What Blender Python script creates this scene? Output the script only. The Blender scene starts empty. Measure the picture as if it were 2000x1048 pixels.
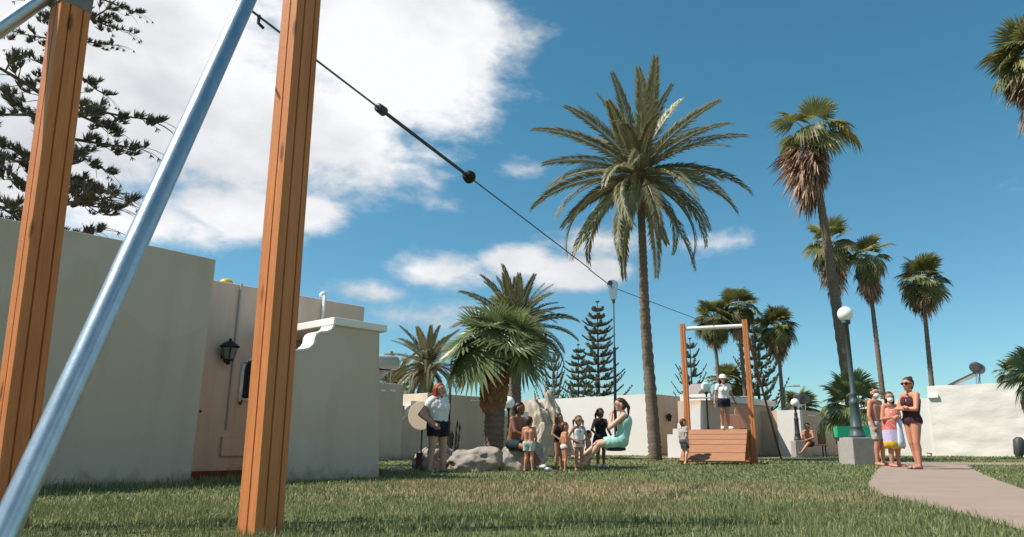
import bpy, math, random
import numpy as np
from mathutils import Vector, Matrix

random.seed(7)
rng = np.random.default_rng(7)
SC = bpy.context.scene
COL = SC.collection
R = math.radians

# ---------------------------------------------------------------- camera
FPX, PX, PY, HC = 1400.0, 1080.0, 524.0, 0.45        # focal length and principal point in photo pixels, eye height
PITCH = math.atan(344.0 / FPX)
CP, SP = math.cos(PITCH), math.sin(PITCH)
cam_d = bpy.data.cameras.new('camera')
cam = bpy.data.objects.new('camera', cam_d)
COL.objects.link(cam)
cam_d.sensor_width = 36.0
cam_d.lens = 36.0 * FPX / 2000.0
cam_d.shift_x = -(PX - 1000.0) / 2000.0
cam_d.clip_start = 0.05
cam_d.clip_end = 5000
cam.location = (0, 0, HC)
cam.rotation_euler = (R(90) + PITCH, 0, 0)
SC.camera = cam

# ---------------------------------------------------------------- sun, sky, exposure
SUN_EL, SUN_AZ = R(53), math.atan2(-0.980, -0.20)    # azimuth from +Y towards +X
sun_v = Vector((math.sin(SUN_AZ) * math.cos(SUN_EL), math.cos(SUN_AZ) * math.cos(SUN_EL), math.sin(SUN_EL)))
sd = bpy.data.lights.new('sun', 'SUN')
sd.energy = 4.6
sd.angle = R(0.5)
sd.color = (1.0, 0.93, 0.84)
so = bpy.data.objects.new('sun', sd)
COL.objects.link(so)
so.rotation_euler = sun_v.to_track_quat('Z', 'Y').to_euler()
so.location = (0, 0, 30)

SC.view_settings.view_transform = 'Standard'
SC.view_settings.look = 'None'
SC.view_settings.gamma = 1.0
SC.view_settings.use_curve_mapping = False
SC.view_settings.exposure = 0.56

def ray(x, y):
    dx, dy = (x - PX) / FPX, (PY - y) / FPX
    return Vector((dx, CP - dy * SP, SP + dy * CP))
def AT(x, y, D):
    r = ray(x, y)
    return Vector((0, 0, HC)) + r * (D / r.y)
def G(x, y):
    r = ray(x, y)
    p = Vector((0, 0, HC)) + r * (-HC / r.z)
    p.z = 0
    return p
def P(x, D, z=0.0):
    zc = D * CP + (z - HC) * SP
    return Vector(((x - PX) / FPX * zc, D, z))
def ZY(y, D):
    return AT(PX, y, D).z

W = bpy.data.worlds.new('World')
SC.world = W
W.use_nodes = True
nt = W.node_tree
nt.nodes.clear()
class NB:
    """small helper to write node trees"""
    def __init__(s, nt): s.nt = nt
    def n(s, t, **kw):
        nd = s.nt.nodes.new(t)
        for k, v in kw.items(): setattr(nd, k, v)
        return nd
    def set(s, sock, v):
        if isinstance(v, bpy.types.NodeSocket): s.nt.links.new(v, sock)
        else: sock.default_value = v
    def m(s, op, a, b=None, c=None, clamp=False):
        nd = s.n('ShaderNodeMath', operation=op, use_clamp=clamp)
        s.set(nd.inputs[0], a)
        if b is not None: s.set(nd.inputs[1], b)
        if c is not None: s.set(nd.inputs[2], c)
        return nd.outputs[0]
    def noise(s, vec, scale, detail=4, rough=0.5, dist=0.0):
        nd = s.n('ShaderNodeTexNoise')
        if vec is not None: s.set(nd.inputs['Vector'], vec)
        nd.inputs['Scale'].default_value = scale
        nd.inputs['Detail'].default_value = detail
        nd.inputs['Roughness'].default_value = rough
        nd.inputs['Distortion'].default_value = dist
        return nd.outputs['Fac']
    def maprange(s, v, a, b, c, d, smooth=False):
        nd = s.n('ShaderNodeMapRange')
        if smooth: nd.interpolation_type = 'SMOOTHSTEP'
        s.set(nd.inputs[0], v)
        for i, q in enumerate((a, b, c, d)): nd.inputs[1 + i].default_value = q
        return nd.outputs[0]
    def mix(s, f, a, b, blend='MIX'):
        nd = s.n('ShaderNodeMix', data_type='RGBA', blend_type=blend)
        s.set(nd.inputs[0], f)
        for sock, v in ((nd.inputs[6], a), (nd.inputs[7], b)):
            if isinstance(v, (tuple, list)): v = (*v[:3], 1.0)
            s.set(sock, v)
        return nd.outputs[2]
    def mapping(s, vec, scale=(1, 1, 1), loc=(0, 0, 0), rot=(0, 0, 0)):
        nd = s.n('ShaderNodeMapping')
        s.set(nd.inputs['Vector'], vec)
        nd.inputs['Scale'].default_value = scale
        nd.inputs['Location'].default_value = loc
        nd.inputs['Rotation'].default_value = rot
        return nd.outputs[0]
    def ramp(s, f, stops, interp='LINEAR'):
        nd = s.n('ShaderNodeValToRGB')
        nd.color_ramp.interpolation = interp
        s.set(nd.inputs[0], f)
        e = nd.color_ramp.elements
        while len(e) < len(stops): e.new(0.5)
        for el, (p, c) in zip(e, stops):
            el.position = p
            el.color = (*c[:3], 1)
        return nd.outputs[0]

b = NB(nt)
skyt = b.n('ShaderNodeTexSky', sky_type='NISHITA', sun_disc=False)
skyt.sun_elevation = SUN_EL
skyt.sun_rotation = SUN_AZ % (2 * math.pi)
skyt.altitude = 0
skyt.air_density = 1.0
skyt.dust_density = 0.25
skyt.ozone_density = 1.0
tc = b.n('ShaderNodeTexCoord')
dirv = tc.outputs['Generated']
sep = b.n('ShaderNodeSeparateXYZ')
nt.links.new(dirv, sep.inputs[0])
az = b.m('ARCTAN2', sep.outputs[0], sep.outputs[1])
el = b.m('ARCSINE', sep.outputs[2])
def azel(x, y):
    r = ray(x, y).normalized()
    return math.atan2(r.x, r.y), math.asin(r.z)
# cumulus banks: photo position of the centre, half width, half height (pixels), weight
banks = [(330, 110, 520, 330, 1.0), (700, 60, 360, 230, 1.0), (560, 225, 330, 180, .9), (880, 60, 190, 130, .85), (60, 280, 320, 200, .95),
         (300, 440, 220, 80, 1.0), (450, 420, 190, 75, .95), (590, 420, 110, 55, .75),
         (850, 528, 130, 48, .74), (1010, 510, 100, 40, .74), (1125, 535, 110, 38, .68), (700, 565, 120, 40, .5),
         (1190, 470, 140, 30, .38), (1380, 475, 130, 28, .36), (1030, 330, 60, 25, .38), (820, 620, 130, 40, .42),
         (-500, 300, 500, 300, .9), (2700, 200, 350, 160, .6)]
bl = []
for (x, y, hw, hh, w) in banks:
    a, e = azel(x, y)
    k = math.cos(e)
    bl.append((a, e, hw / FPX / max(k, .5) * .92, hh / FPX * .92, w))
for (a, e, ra, re, w) in ((2.3, .45, .5, .18, .8), (-2.7, .5, .5, .2, .8), (1.5, .35, .4, .13, .7), (-1.5, .35, .4, .14, .7), (3.0, .2, .5, .1, .7)):  # unseen clouds beside and behind the view, added as neutral fill
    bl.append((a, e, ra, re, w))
dens = None
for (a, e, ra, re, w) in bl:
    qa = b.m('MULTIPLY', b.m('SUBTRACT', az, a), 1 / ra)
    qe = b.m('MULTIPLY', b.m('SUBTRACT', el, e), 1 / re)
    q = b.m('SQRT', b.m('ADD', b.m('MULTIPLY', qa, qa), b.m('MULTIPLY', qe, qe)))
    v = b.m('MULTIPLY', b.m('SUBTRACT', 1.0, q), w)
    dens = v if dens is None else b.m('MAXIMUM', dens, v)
dens = b.m('MAXIMUM', dens, -0.6)
sv = b.mapping(dirv, scale=(1, 1, 1.7))
n1 = b.noise(sv, 3.6, 9, 0.6, 0.3)
n2 = b.noise(b.mapping(dirv, scale=(1, 1, 2.2), loc=(3.1, 0.4, 1.7)), 11, 7, 0.62)
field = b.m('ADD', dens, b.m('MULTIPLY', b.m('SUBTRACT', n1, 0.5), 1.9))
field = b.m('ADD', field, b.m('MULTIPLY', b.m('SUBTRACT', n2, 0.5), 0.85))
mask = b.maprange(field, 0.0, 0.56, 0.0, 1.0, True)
shade = b.noise(b.mapping(dirv, scale=(1, 1, 1.5), loc=(0.7, 2.0, 0.3)), 4.5, 6, 0.55)
ccol = b.ramp(b.m('ADD', b.m('MULTIPLY', shade, 0.8), b.m('MULTIPLY', mask, 0.1)), [(0.30, (0.52, 0.54, 0.57)), (0.56, (0.90, 0.90, 0.91))])
tcol = b.mix(b.maprange(el, 0.0, 0.42, 0, 1), (0.62, 0.88, 0.96), (0.46, 0.98, 0.98))
tint = b.mix(1.0, skyt.outputs[0], tcol, 'MULTIPLY')
bg1 = b.n('ShaderNodeBackground')
nt.links.new(tint, bg1.inputs[0])
bg1.inputs[1].default_value = 0.085
bg2 = b.n('ShaderNodeBackground')
nt.links.new(ccol, bg2.inputs[0])
bg2.inputs[1].default_value = 0.76
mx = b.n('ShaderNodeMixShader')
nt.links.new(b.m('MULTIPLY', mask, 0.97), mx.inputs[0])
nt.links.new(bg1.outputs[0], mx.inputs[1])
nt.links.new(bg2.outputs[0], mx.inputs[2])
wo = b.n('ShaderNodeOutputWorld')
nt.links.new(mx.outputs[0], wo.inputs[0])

# ---------------------------------------------------------------- materials
def material(name, base, rough=0.8, var=None, scale=3.0, stretch=(1, 1, 1), bump=0.0, bscale=40.0, metal=0.0, coords='Object', trans=0.0, spots=None, spec=0.3, extra=None, vary=0.0):
    """var: second colour mixed in by noise; spots: (colour, scale, threshold) of isolated stains"""
    m = bpy.data.materials.new(name)
    m.use_nodes = True
    t = m.node_tree
    t.nodes.clear()
    q = NB(t)
    tcn = q.n('ShaderNodeTexCoord')
    geo = q.n('ShaderNodeNewGeometry')
    vec = geo.outputs['Position'] if coords == 'World' else tcn.outputs['Object']
    mv = q.mapping(vec, scale=stretch)
    col = (*base, 1.0)
    if var is not None:
        f = q.maprange(q.noise(mv, scale, 6, 0.6), 0.3, 0.7, 0, 1)
        col = q.mix(f, base, var)
    if spots is not None:
        sc_, s_, th = spots
        f = q.maprange(q.noise(mv, s_, 3, 0.5), th, th + 0.08, 0, 1)
        col = q.mix(f, col, sc_)
    if extra is not None:
        col = extra(q, vec, col)
    if vary:
        oi = q.n('ShaderNodeObjectInfo')
        k = q.maprange(oi.outputs['Random'], 0, 1, 1 - vary, 1 + vary)
        cx = q.n('ShaderNodeCombineXYZ')
        for i in range(3): q.set(cx.inputs[i], k)
        col = q.mix(1.0, col, cx.outputs[0], 'MULTIPLY')
    bs = q.n('ShaderNodeBsdfPrincipled')
    q.set(bs.inputs['Base Color'], col)
    bs.inputs['Roughness'].default_value = rough
    bs.inputs['Metallic'].default_value = metal
    bs.inputs['Specular IOR Level'].default_value = spec
    if bump:
        bn = q.n('ShaderNodeBump')
        bn.inputs['Strength'].default_value = bump
        bn.inputs['Distance'].default_value = 0.02
        q.set(bn.inputs['Height'], q.noise(mv, bscale, 5, 0.6))
        t.links.new(bn.outputs[0], bs.inputs['Normal'])
    out = q.n('ShaderNodeOutputMaterial')
    sh = bs.outputs[0]
    if trans:
        tr = q.n('ShaderNodeBsdfTranslucent')
        q.set(tr.inputs[0], col)
        ms = q.n('ShaderNodeMixShader')
        ms.inputs[0].default_value = trans
        t.links.new(sh, ms.inputs[1])
        t.links.new(tr.outputs[0], ms.inputs[2])
        sh = ms.outputs[0]
    t.links.new(sh, out.inputs[0])
    return m

def wood_extra(q, vec, col):
    grain = q.noise(q.mapping(vec, scale=(26, 26, 0.8)), 3.0, 5, 0.65, 0.6)
    col = q.mix(q.maprange(grain, 0.40, 0.78, 0, 0.5), col, (0.30, 0.095, 0.024))
    vo = q.n('ShaderNodeTexVoronoi')
    q.set(vo.inputs['Vector'], q.mapping(vec, scale=(6, 6, 1.6)))
    vo.inputs['Scale'].default_value = 1.0
    col = q.mix(q.maprange(vo.outputs['Distance'], 0.06, 0.13, 0.8, 0.0), col, (0.11, 0.035, 0.010))
    return col

M = {}
M['timber'] = material('stained_timber', (0.66, 0.25, 0.090), 0.55, (0.54, 0.185, 0.060), 1.3, (4, 4, .5), 0.25, 30, extra=wood_extra)
M['groove'] = material('groove_timber', (0.10, 0.035, 0.010), 0.8)
M['plank'] = material('ramp_timber', (0.37, 0.18, 0.100), 0.6, (0.315, 0.145, 0.075), 2.0, (1, 6, 6), 0.2, 30)
M['galv'] = material('galvanised_steel', (0.50, 0.56, 0.60), 0.33, (0.36, 0.43, 0.48), 26, (1, 1, .5), 0.05, 70, metal=0.85, spec=.5)
M['paintbar'] = material('white_steel_bar', (0.72, 0.72, 0.70), 0.4)
M['steel_dark'] = material('dark_steel', (0.06, 0.065, 0.07), 0.4, metal=0.7)
M['cable'] = material('steel_cable', (0.13, 0.13, 0.13), 0.5, metal=0.6)
M['rope'] = material('black_rope', (0.015, 0.02, 0.03), 0.7)
M['rubber'] = material('black_rubber', (0.012, 0.012, 0.012), 0.6)
def stain_extra(q, vec, col):
    # rain streaks and soiling that belong to the plaster
    st = q.noise(q.mapping(vec, scale=(1.6, 1.6, 0.16)), 2.2, 5, 0.65)
    col = q.mix(q.maprange(st, 0.48, 0.80, 0, 0.30), col, (0.23, 0.20, 0.155))
    # splashed earth along the foot of the wall, in irregular blots
    s3 = q.n('ShaderNodeSeparateXYZ')
    q.nt.links.new(vec, s3.inputs[0])
    h = q.m('SUBTRACT', q.maprange(s3.outputs[2], 0.0, 0.42, 0.75, 0.0), q.noise(vec, 5.5, 5, 0.7))
    col = q.mix(q.maprange(h, -0.05, 0.22, 0, 0.55), col, (0.19, 0.145, 0.10))
    # hairline cracks and patched spots
    vo = q.n('ShaderNodeTexVoronoi', feature='DISTANCE_TO_EDGE')
    q.set(vo.inputs['Vector'], q.mix(0.22, vec, q.n('ShaderNodeTexNoise').outputs['Color']))
    vo.inputs['Scale'].default_value = 0.55
    cr = q.m('MULTIPLY', q.maprange(vo.outputs['Distance'], 0.0, 0.006, 1, 0), q.maprange(q.noise(vec, 0.9, 2), 0.62, 0.7, 0, 0.25))
    col = q.mix(cr, col, (0.16, 0.13, 0.10))
    pt = q.maprange(q.noise(q.mapping(vec, loc=(3, 1, 7)), 0.8, 2, 0.4), 0.60, 0.62, 0, 0.16)
    return q.mix(pt, col, (0.66, 0.62, 0.54))
M['plaster'] = material('cream_plaster', (0.57, 0.46, 0.36), 0.9, (0.535, 0.43, 0.335), 0.7, bump=0.12, bscale=55, coords='World', extra=stain_extra)
M['plaster_pink'] = material('pale_pink_plaster', (0.74, 0.555, 0.44), 0.9, (0.69, 0.515, 0.405), 0.8, bump=0.12, bscale=50, coords='World', extra=stain_extra)
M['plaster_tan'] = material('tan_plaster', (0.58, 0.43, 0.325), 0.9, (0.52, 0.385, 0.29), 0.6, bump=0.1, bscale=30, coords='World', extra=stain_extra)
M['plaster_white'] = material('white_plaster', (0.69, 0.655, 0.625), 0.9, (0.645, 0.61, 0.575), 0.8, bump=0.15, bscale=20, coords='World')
M['white'] = material('white_paint', (0.80, 0.78, 0.74), 0.7, (0.74, 0.71, 0.66), 5)
M['brick'] = material('red_brick_plinth', (0.22, 0.06, 0.03), 0.85, (0.15, 0.045, 0.025), 8)
M['iron'] = material('black_iron', (0.018, 0.018, 0.02), 0.5)
M['lamp_glass'] = material('smoked_glass', (0.22, 0.22, 0.22), 0.15)
M['window_glass'] = material('dark_glass', (0.03, 0.035, 0.04), 0.08, spec=0.6)
M['pvc'] = material('grey_pvc', (0.50, 0.46, 0.42), 0.5)
M['yellow'] = material('yellow_plastic', (0.55, 0.40, 0.05), 0.4)
M['globe'] = material('opal_globe', (0.86, 0.86, 0.86), 0.25, spec=0.5)
M['lamp_green'] = material('green_painted_iron', (0.045, 0.075, 0.075), 0.45, (0.06, 0.09, 0.09), 6)
M['lamp_black'] = material('black_painted_iron', (0.03, 0.035, 0.04), 0.5)
M['concrete'] = material('weathered_concrete', (0.36, 0.33, 0.31), 0.9, (0.29, 0.265, 0.25), 4, bump=0.25, bscale=30)
M['path'] = material('pink_concrete_path', (0.315, 0.24, 0.195), 0.92, (0.265, 0.20, 0.16), 1.2, bump=0.2, bscale=60, coords='World', spots=((0.27, 0.2, 0.165), 2.6, 0.6))
M['rock'] = material('grey_boulder', (0.36, 0.32, 0.28), 0.92, (0.22, 0.195, 0.175), 3.5, bump=0.6, bscale=14, spots=((0.42, 0.33, 0.25), 2.2, 0.56))
M['rock_tan'] = material('tan_limestone', (0.50, 0.43, 0.345), 0.92, (0.36, 0.30, 0.235), 2.4, bump=0.8, bscale=7, spots=((0.6, 0.53, 0.44), 3, 0.55))
def trunk_extra(q, vec, col):
    wv = q.n('ShaderNodeTexWave', wave_type='BANDS', bands_direction='Z')
    q.set(wv.inputs['Vector'], vec)
    wv.inputs['Scale'].default_value = 2.6
    wv.inputs['Distortion'].default_value = 5.0
    wv.inputs['Detail'].default_value = 3
    wv.inputs['Detail Scale'].default_value = 2.0
    return q.mix(q.maprange(wv.outputs['Fac'], 0.2, 0.8, 0, 0.6), col, (0.13, 0.10, 0.075))
M['trunk'] = material('palm_trunk', (0.225, 0.165, 0.125), 0.95, (0.15, 0.11, 0.085), 5, (1, 1, .4), 0.8, 18, extra=trunk_extra)
M['boot'] = material('palm_boots', (0.38, 0.20, 0.095), 0.9, (0.19, 0.095, 0.045), 6, bump=0.4, bscale=20)
M['bark'] = material('pine_bark', (0.10, 0.075, 0.06), 0.95, (0.06, 0.045, 0.04), 6, bump=0.5, bscale=20)
M['date'] = material('date_palm_leaf', (0.18, 0.185, 0.095), 0.45, (0.31, 0.285, 0.17), 1.6, trans=0.28, spec=0.5, vary=.3)
M['rachis'] = material('palm_rachis', (0.26, 0.23, 0.11), 0.6)
M['fan'] = material('fan_palm_leaf', (0.12, 0.17, 0.06), 0.38, (0.24, 0.27, 0.115), 2.5, trans=0.3, spec=0.55, vary=.3)
M['wash'] = material('washingtonia_leaf', (0.095, 0.125, 0.036), 0.48, (0.25, 0.22, 0.075), 2.2, trans=0.32, spec=0.4, vary=.35)
M['wash_y'] = material('yellowing_leaf', (0.42, 0.27, 0.035), 0.55, (0.30, 0.24, 0.05), 2.0, trans=0.25)
M['dead'] = material('dead_palm_leaf', (0.27, 0.16, 0.11), 0.9, (0.44, 0.29, 0.205), 3.0, trans=0.1, vary=.5)
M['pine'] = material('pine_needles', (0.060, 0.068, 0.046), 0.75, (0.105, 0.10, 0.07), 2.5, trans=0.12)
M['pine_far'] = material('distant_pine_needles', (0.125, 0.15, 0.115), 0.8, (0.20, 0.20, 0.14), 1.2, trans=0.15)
M['twig'] = material('bare_twig', (0.085, 0.07, 0.06), 0.9)
M['cream_disc'] = material('cream_board', (0.72, 0.60, 0.45), 0.6, (0.66, 0.55, 0.41), 3)
M['salmon'] = material('salmon_board', (0.62, 0.28, 0.19), 0.6, (0.56, 0.24, 0.165), 4)
M['rust'] = material('brown_block', (0.15, 0.055, 0.03), 0.8, (0.10, 0.04, 0.025), 8)
M['green_plastic'] = material('green_plastic', (0.02, 0.34, 0.18), 0.45)
M['panel'] = material('solar_panel', (0.05, 0.055, 0.06), 0.25, spec=0.6)
M['tank'] = material('grey_tank', (0.50, 0.50, 0.50), 0.45)
M['tank_dark'] = material('dark_tank', (0.05, 0.05, 0.055), 0.5)
M['roof_grey'] = material('grey_roof', (0.30, 0.27, 0.25), 0.9, (0.24, 0.21, 0.20), 3)

# ---------------------------------------------------------------- mesh helpers
def tag(o, label=None, cat=None, group=None, kind=None):
    if label: o['label'] = label
    if cat: o['category'] = cat
    if group: o['group'] = group
    if kind: o['kind'] = kind
    return o
def thing(name, loc, label, cat, group=None):
    o = bpy.data.objects.new(name, None)
    o.empty_display_size = 0.2
    COL.objects.link(o)
    o.location = loc
    return tag(o, label, cat, group)
def origin(o):
    v = Vector((0, 0, 0))
    while o is not None:
        v += Vector(o.location)
        o = o.parent
    return v
def new_obj(name, me, parent=None):
    o = bpy.data.objects.new(name, me)
    COL.objects.link(o)
    if parent is not None: o.parent = parent
    return o
def basis(d, up=Vector((0, 0, 1))):
    d = d.normalized()
    if abs(d.dot(up)) > 0.98: up = Vector((1, 0, 0))
    s = d.cross(up).normalized()
    return d, s, s.cross(d).normalized()

class MB:
    def __init__(s):
        s.v, s.f, s.mi = [], [], []
    def add(s, vs, fs, mi=0):
        k = len(s.v)
        s.v += [tuple(v) for v in vs]
        s.f += [tuple(i + k for i in f) for f in fs]
        s.mi += [mi] * len(fs)
    def prism(s, poly, z0, z1, mi=0):
        """vertical prism over an xy polygon"""
        n = len(poly)
        ar = sum(poly[i][0] * poly[(i + 1) % n][1] - poly[(i + 1) % n][0] * poly[i][1] for i in range(n))
        if ar < 0: poly = poly[::-1]
        vs = [(p[0], p[1], z0) for p in poly] + [(p[0], p[1], z1) for p in poly]
        fs = [tuple(range(n))[::-1], tuple(range(n, 2 * n))] + [(i, (i + 1) % n, n + (i + 1) % n, n + i) for i in range(n)]
        s.add(vs, fs, mi)
    def slab(s, poly, ext, mi=0):
        """planar 3D polygon extruded by a vector"""
        n = len(poly)
        poly = [Vector(p) for p in poly]
        ext = Vector(ext)
        nrm = Vector((0, 0, 0))
        for i in range(n): nrm += poly[i].cross(poly[(i + 1) % n])
        if nrm.dot(ext) < 0: poly = poly[::-1]
        vs = poly + [p + ext for p in poly]
        fs = [tuple(range(n))[::-1], tuple(range(n, 2 * n))] + [(i, (i + 1) % n, n + (i + 1) % n, n + i) for i in range(n)]
        s.add(vs, fs, mi)
    def obox(s, o, a, b_, c, mi=0):
        """box from corner o with edge vectors"""
        o, a, b_, c = Vector(o), Vector(a), Vector(b_), Vector(c)
        s.slab([o, o + a, o + a + b_, o + b_], c, mi)
    def cbox(s, c, hx, hy, hz, mi=0, rz=0.0):
        ca, sa = math.cos(rz), math.sin(rz)
        a, b_ = Vector((ca, sa, 0)) * hx, Vector((-sa, ca, 0)) * hy
        s.obox(Vector(c) - a - b_ - Vector((0, 0, hz)), a * 2, b_ * 2, (0, 0, 2 * hz), mi)
    def tube(s, pts, rad, n=8, mi=0, cap=True, squash=1.0):
        pts = [Vector(p) for p in pts]
        if not isinstance(rad, (list, tuple)): rad = [rad] * len(pts)
        k = len(s.v)
        prev = None
        for i, p in enumerate(pts):
            d = (pts[min(i + 1, len(pts) - 1)] - pts[max(i - 1, 0)])
            d = d.normalized() if d.length > 1e-9 else Vector((0, 0, 1))
            if prev is None: _, sx, sy = basis(d)
            else:
                sx = (prev - d * prev.dot(d)).normalized()
                sy = sx.cross(d).normalized()
            prev = sx
            for j in range(n):
                a = 2 * math.pi * j / n
                s.v.append(tuple(p + sx * math.cos(a) * rad[i] + sy * math.sin(a) * rad[i] * squash))
        for i in range(len(pts) - 1):
            for j in range(n):
                j2 = (j + 1) % n
                s.f.append((k + i * n + j, k + i * n + j2, k + (i + 1) * n + j2, k + (i + 1) * n + j))
                s.mi.append(mi)
        if cap:
            e = k + (len(pts) - 1) * n
            if len(pts) <= 5 and n >= 8:      # caps get rims of their own so that the side keeps its normals
                rim = s.v[k:k + n] + s.v[e:e + n]
                k = len(s.v)
                s.v += rim
                e = k + n
            s.f.append(tuple(k + j for j in range(n))[::-1]); s.mi.append(mi)
            s.f.append(tuple(e + j for j in range(n))); s.mi.append(mi)
    def ball(s, c, r, nu=12, nv=8, mi=0, scale=(1, 1, 1), cut=None):
        c = Vector(c)
        k = len(s.v)
        rows = []
        for i in range(nv + 1):
            th = math.pi * i / nv
            rows.append([(c.x + r * scale[0] * math.sin(th) * math.cos(2 * math.pi * j / nu), c.y + r * scale[1] * math.sin(th) * math.sin(2 * math.pi * j / nu), c.z + r * scale[2] * math.cos(th)) for j in range(nu)])
        vs = [rows[0][0]] + [p for row in rows[1:-1] for p in row] + [rows[-1][0]]
        fs = []
        for j in range(nu):
            fs.append((0, 1 + j, 1 + (j + 1) % nu))
            for i in range(nv - 2):
                a = 1 + i * nu
                fs.append((a + j, a + nu + j, a + nu + (j + 1) % nu, a + (j + 1) % nu))
            a = 1 + (nv - 2) * nu
            fs.append((a + j, len(vs) - 1, a + (j + 1) % nu))
        s.add(vs, fs, mi)
    def cone(s, a, b_, ra, rb, n=12, mi=0):
        """round cone: tube with rounded ends"""
        a, b_ = Vector(a), Vector(b_)
        d = b_ - a
        if d.length < 1e-6:
            s.ball(a, max(ra, rb), n, max(6, n // 2), mi)
            return
        u = d.normalized()
        pts, rad = [], []
        for i in range(4):
            t = math.pi / 2 * i / 4
            pts.append(a - u * ra * math.cos(t)); rad.append(max(ra * math.sin(t), ra * 0.05))
        pts.append(a); rad.append(ra)
        pts.append(b_); rad.append(rb)
        for i in range(3, -1, -1):
            t = math.pi / 2 * i / 4
            pts.append(b_ + u * rb * math.cos(t)); rad.append(max(rb * math.sin(t), rb * 0.05))
        s.tube(pts, rad, n, mi)
    def mesh(s, name, mats, off=Vector((0, 0, 0)), smooth=False):
        me = bpy.data.meshes.new(name)
        me.from_pydata([(v[0] - off[0], v[1] - off[1], v[2] - off[2]) for v in s.v], [], s.f)
        mats = mats if isinstance(mats, (list, tuple)) else [mats]
        for m in mats: me.materials.append(M[m] if isinstance(m, str) else m)
        if len(mats) > 1: me.polygons.foreach_set('material_index', s.mi)
        if smooth: me.polygons.foreach_set('use_smooth', [len(f) <= 4 for f in s.f])
        me.update()
        return me
    def build(s, name, mats, parent=None, smooth=False, bevel=0.0):
        off = origin(parent) if parent is not None else Vector((0, 0, 0))
        o = new_obj(name, s.mesh(name, mats, off, smooth), parent)
        if bevel:
            bm_ = o.modifiers.new('bevel', 'BEVEL')
            bm_.width = bevel
            bm_.segments = 2
            bm_.limit_method = 'ANGLE'
        return o
def one(fn, name, mats, parent=None, smooth=False, bevel=0.0):
    m_ = MB()
    fn(m_)
    return m_.build(name, mats, parent, smooth, bevel)
def evaluated(o, name):
    dg = bpy.context.evaluated_depsgraph_get()
    return bpy.data.meshes.new_from_object(o.evaluated_get(dg), depsgraph=dg)
from mathutils import noise as mnoise
U = Vector((0.63, 0.777, 0)).normalized()       # shaded fronts of the bungalows run this way
V = Vector((-U.y, U.x, 0))                      # sunlit sides run this way (left and away)

def along(p, d, x, z=0.0):
    k = (x - PX) / FPX
    return p + d * ((k * (p.y * CP + (z - HC) * SP) - p.x) / (d.x - k * d.y * CP))
def onwall(p, d, x, y):
    """point of the vertical plane through p along d that lies under photo position x, y"""
    r = ray(x, y)
    n = Vector((-d.y, d.x, 0))
    t = (p - Vector((0, 0, HC))).dot(n) / r.dot(n)
    return Vector((0, 0, HC)) + r * t
def xy(p): return (p.x, p.y)
def lift(p, z): return Vector((p.x, p.y, z))

# ---------------------------------------------------------------- ground, path
def dry_mask(q, vec):
    """worn, dry turf: the play area under the cable and scattered smaller spots"""
    s3 = q.n('ShaderNodeSeparateXYZ')
    q.nt.links.new(vec, s3.inputs[0])
    a = q.m('MULTIPLY', q.m('SUBTRACT', s3.outputs[0], 0.3), 1 / 3.6)
    c = q.m('MULTIPLY', q.m('SUBTRACT', s3.outputs[1], 7.8), 1 / 2.6)
    d = q.m('SQRT', q.m('ADD', q.m('MULTIPLY', a, a), q.m('MULTIPLY', c, c)))
    worn = q.maprange(d, 0.15, 1.25, 0.20, -0.04)
    n = q.m('ADD', q.noise(vec, 1.1, 6, 0.68), worn)
    return q.maprange(n, 0.53, 0.70, 0, 1)
def ground_extra(q, vec, col):
    return q.mix(q.m('MULTIPLY', dry_mask(q, vec), 0.8), col, (0.30, 0.215, 0.12))
M['lawn'] = material('lawn_soil', (0.11, 0.13, 0.052), 1.0, (0.15, 0.155, 0.066), 7, bump=0.5, bscale=30, coords='World', extra=ground_extra)
m_ = MB()
m_.add([(-900, -60, 0), (900, -60, 0), (900, 1500, 0), (-900, 1500, 0)], [(0, 1, 2, 3)])
tag(m_.build('ground', 'lawn'), kind='structure')

def catmull(pts, k=6):
    out = []
    for i in range(len(pts) - 1):
        p0, p1, p2, p3 = pts[max(i - 1, 0)], pts[i], pts[i + 1], pts[min(i + 2, len(pts) - 1)]
        for j in range(k):
            t = j / k
            out.append(0.5 * ((2 * p1) + (p2 - p0) * t + (2 * p0 - 5 * p1 + 4 * p2 - p3) * t * t + (3 * p1 - p0 - 3 * p2 + p3) * t ** 3))
    out.append(pts[-1])
    return out
left_edge = catmull([G(*q) for q in ((1738, 902), (1716, 915), (1703, 930), (1697, 947), (1720, 966), (1790, 984), (1870, 1003), (1950, 1024), (2030, 1048), (2140, 1090))])
right_edge = catmull([G(*q) for q in ((2500, 1060), (2200, 1000), (2040, 967), (1965, 943), (1915, 923), (1891, 909))])
branch = [G(1891, 908.2), G(2060, 907.4), G(2600, 905.4), G(2600, 901.0), G(2060, 902.6), G(1870, 902.4)]
path_poly = [xy(p) for p in left_edge + right_edge + branch]
back_path = [xy(p) for p in catmull([G(1230, 892.0), G(1340, 892.0), G(1480, 892.6), G(1600, 894.0), G(1745, 899.0)])] + \
            [xy(p) for p in catmull([G(1760, 903.5), G(1690, 899.5), G(1600, 896.8), G(1480, 894.8), G(1340, 894.0), G(1230, 894.0)])]
def sheet(name, poly, z, mat):
    me = bpy.data.meshes.new(name)
    from mathutils.geometry import tessellate_polygon
    vs = [(p[0], p[1], z) for p in poly]
    me.from_pydata(vs, [], [tuple(t) for t in tessellate_polygon([[Vector(v) for v in vs]])])
    me.materials.append(M[mat])
    o = new_obj(name, me)
    return tag(o, kind='structure')
sheet('path', path_poly, 0.008, 'path')
sheet('path', back_path, 0.004, 'path')

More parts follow.
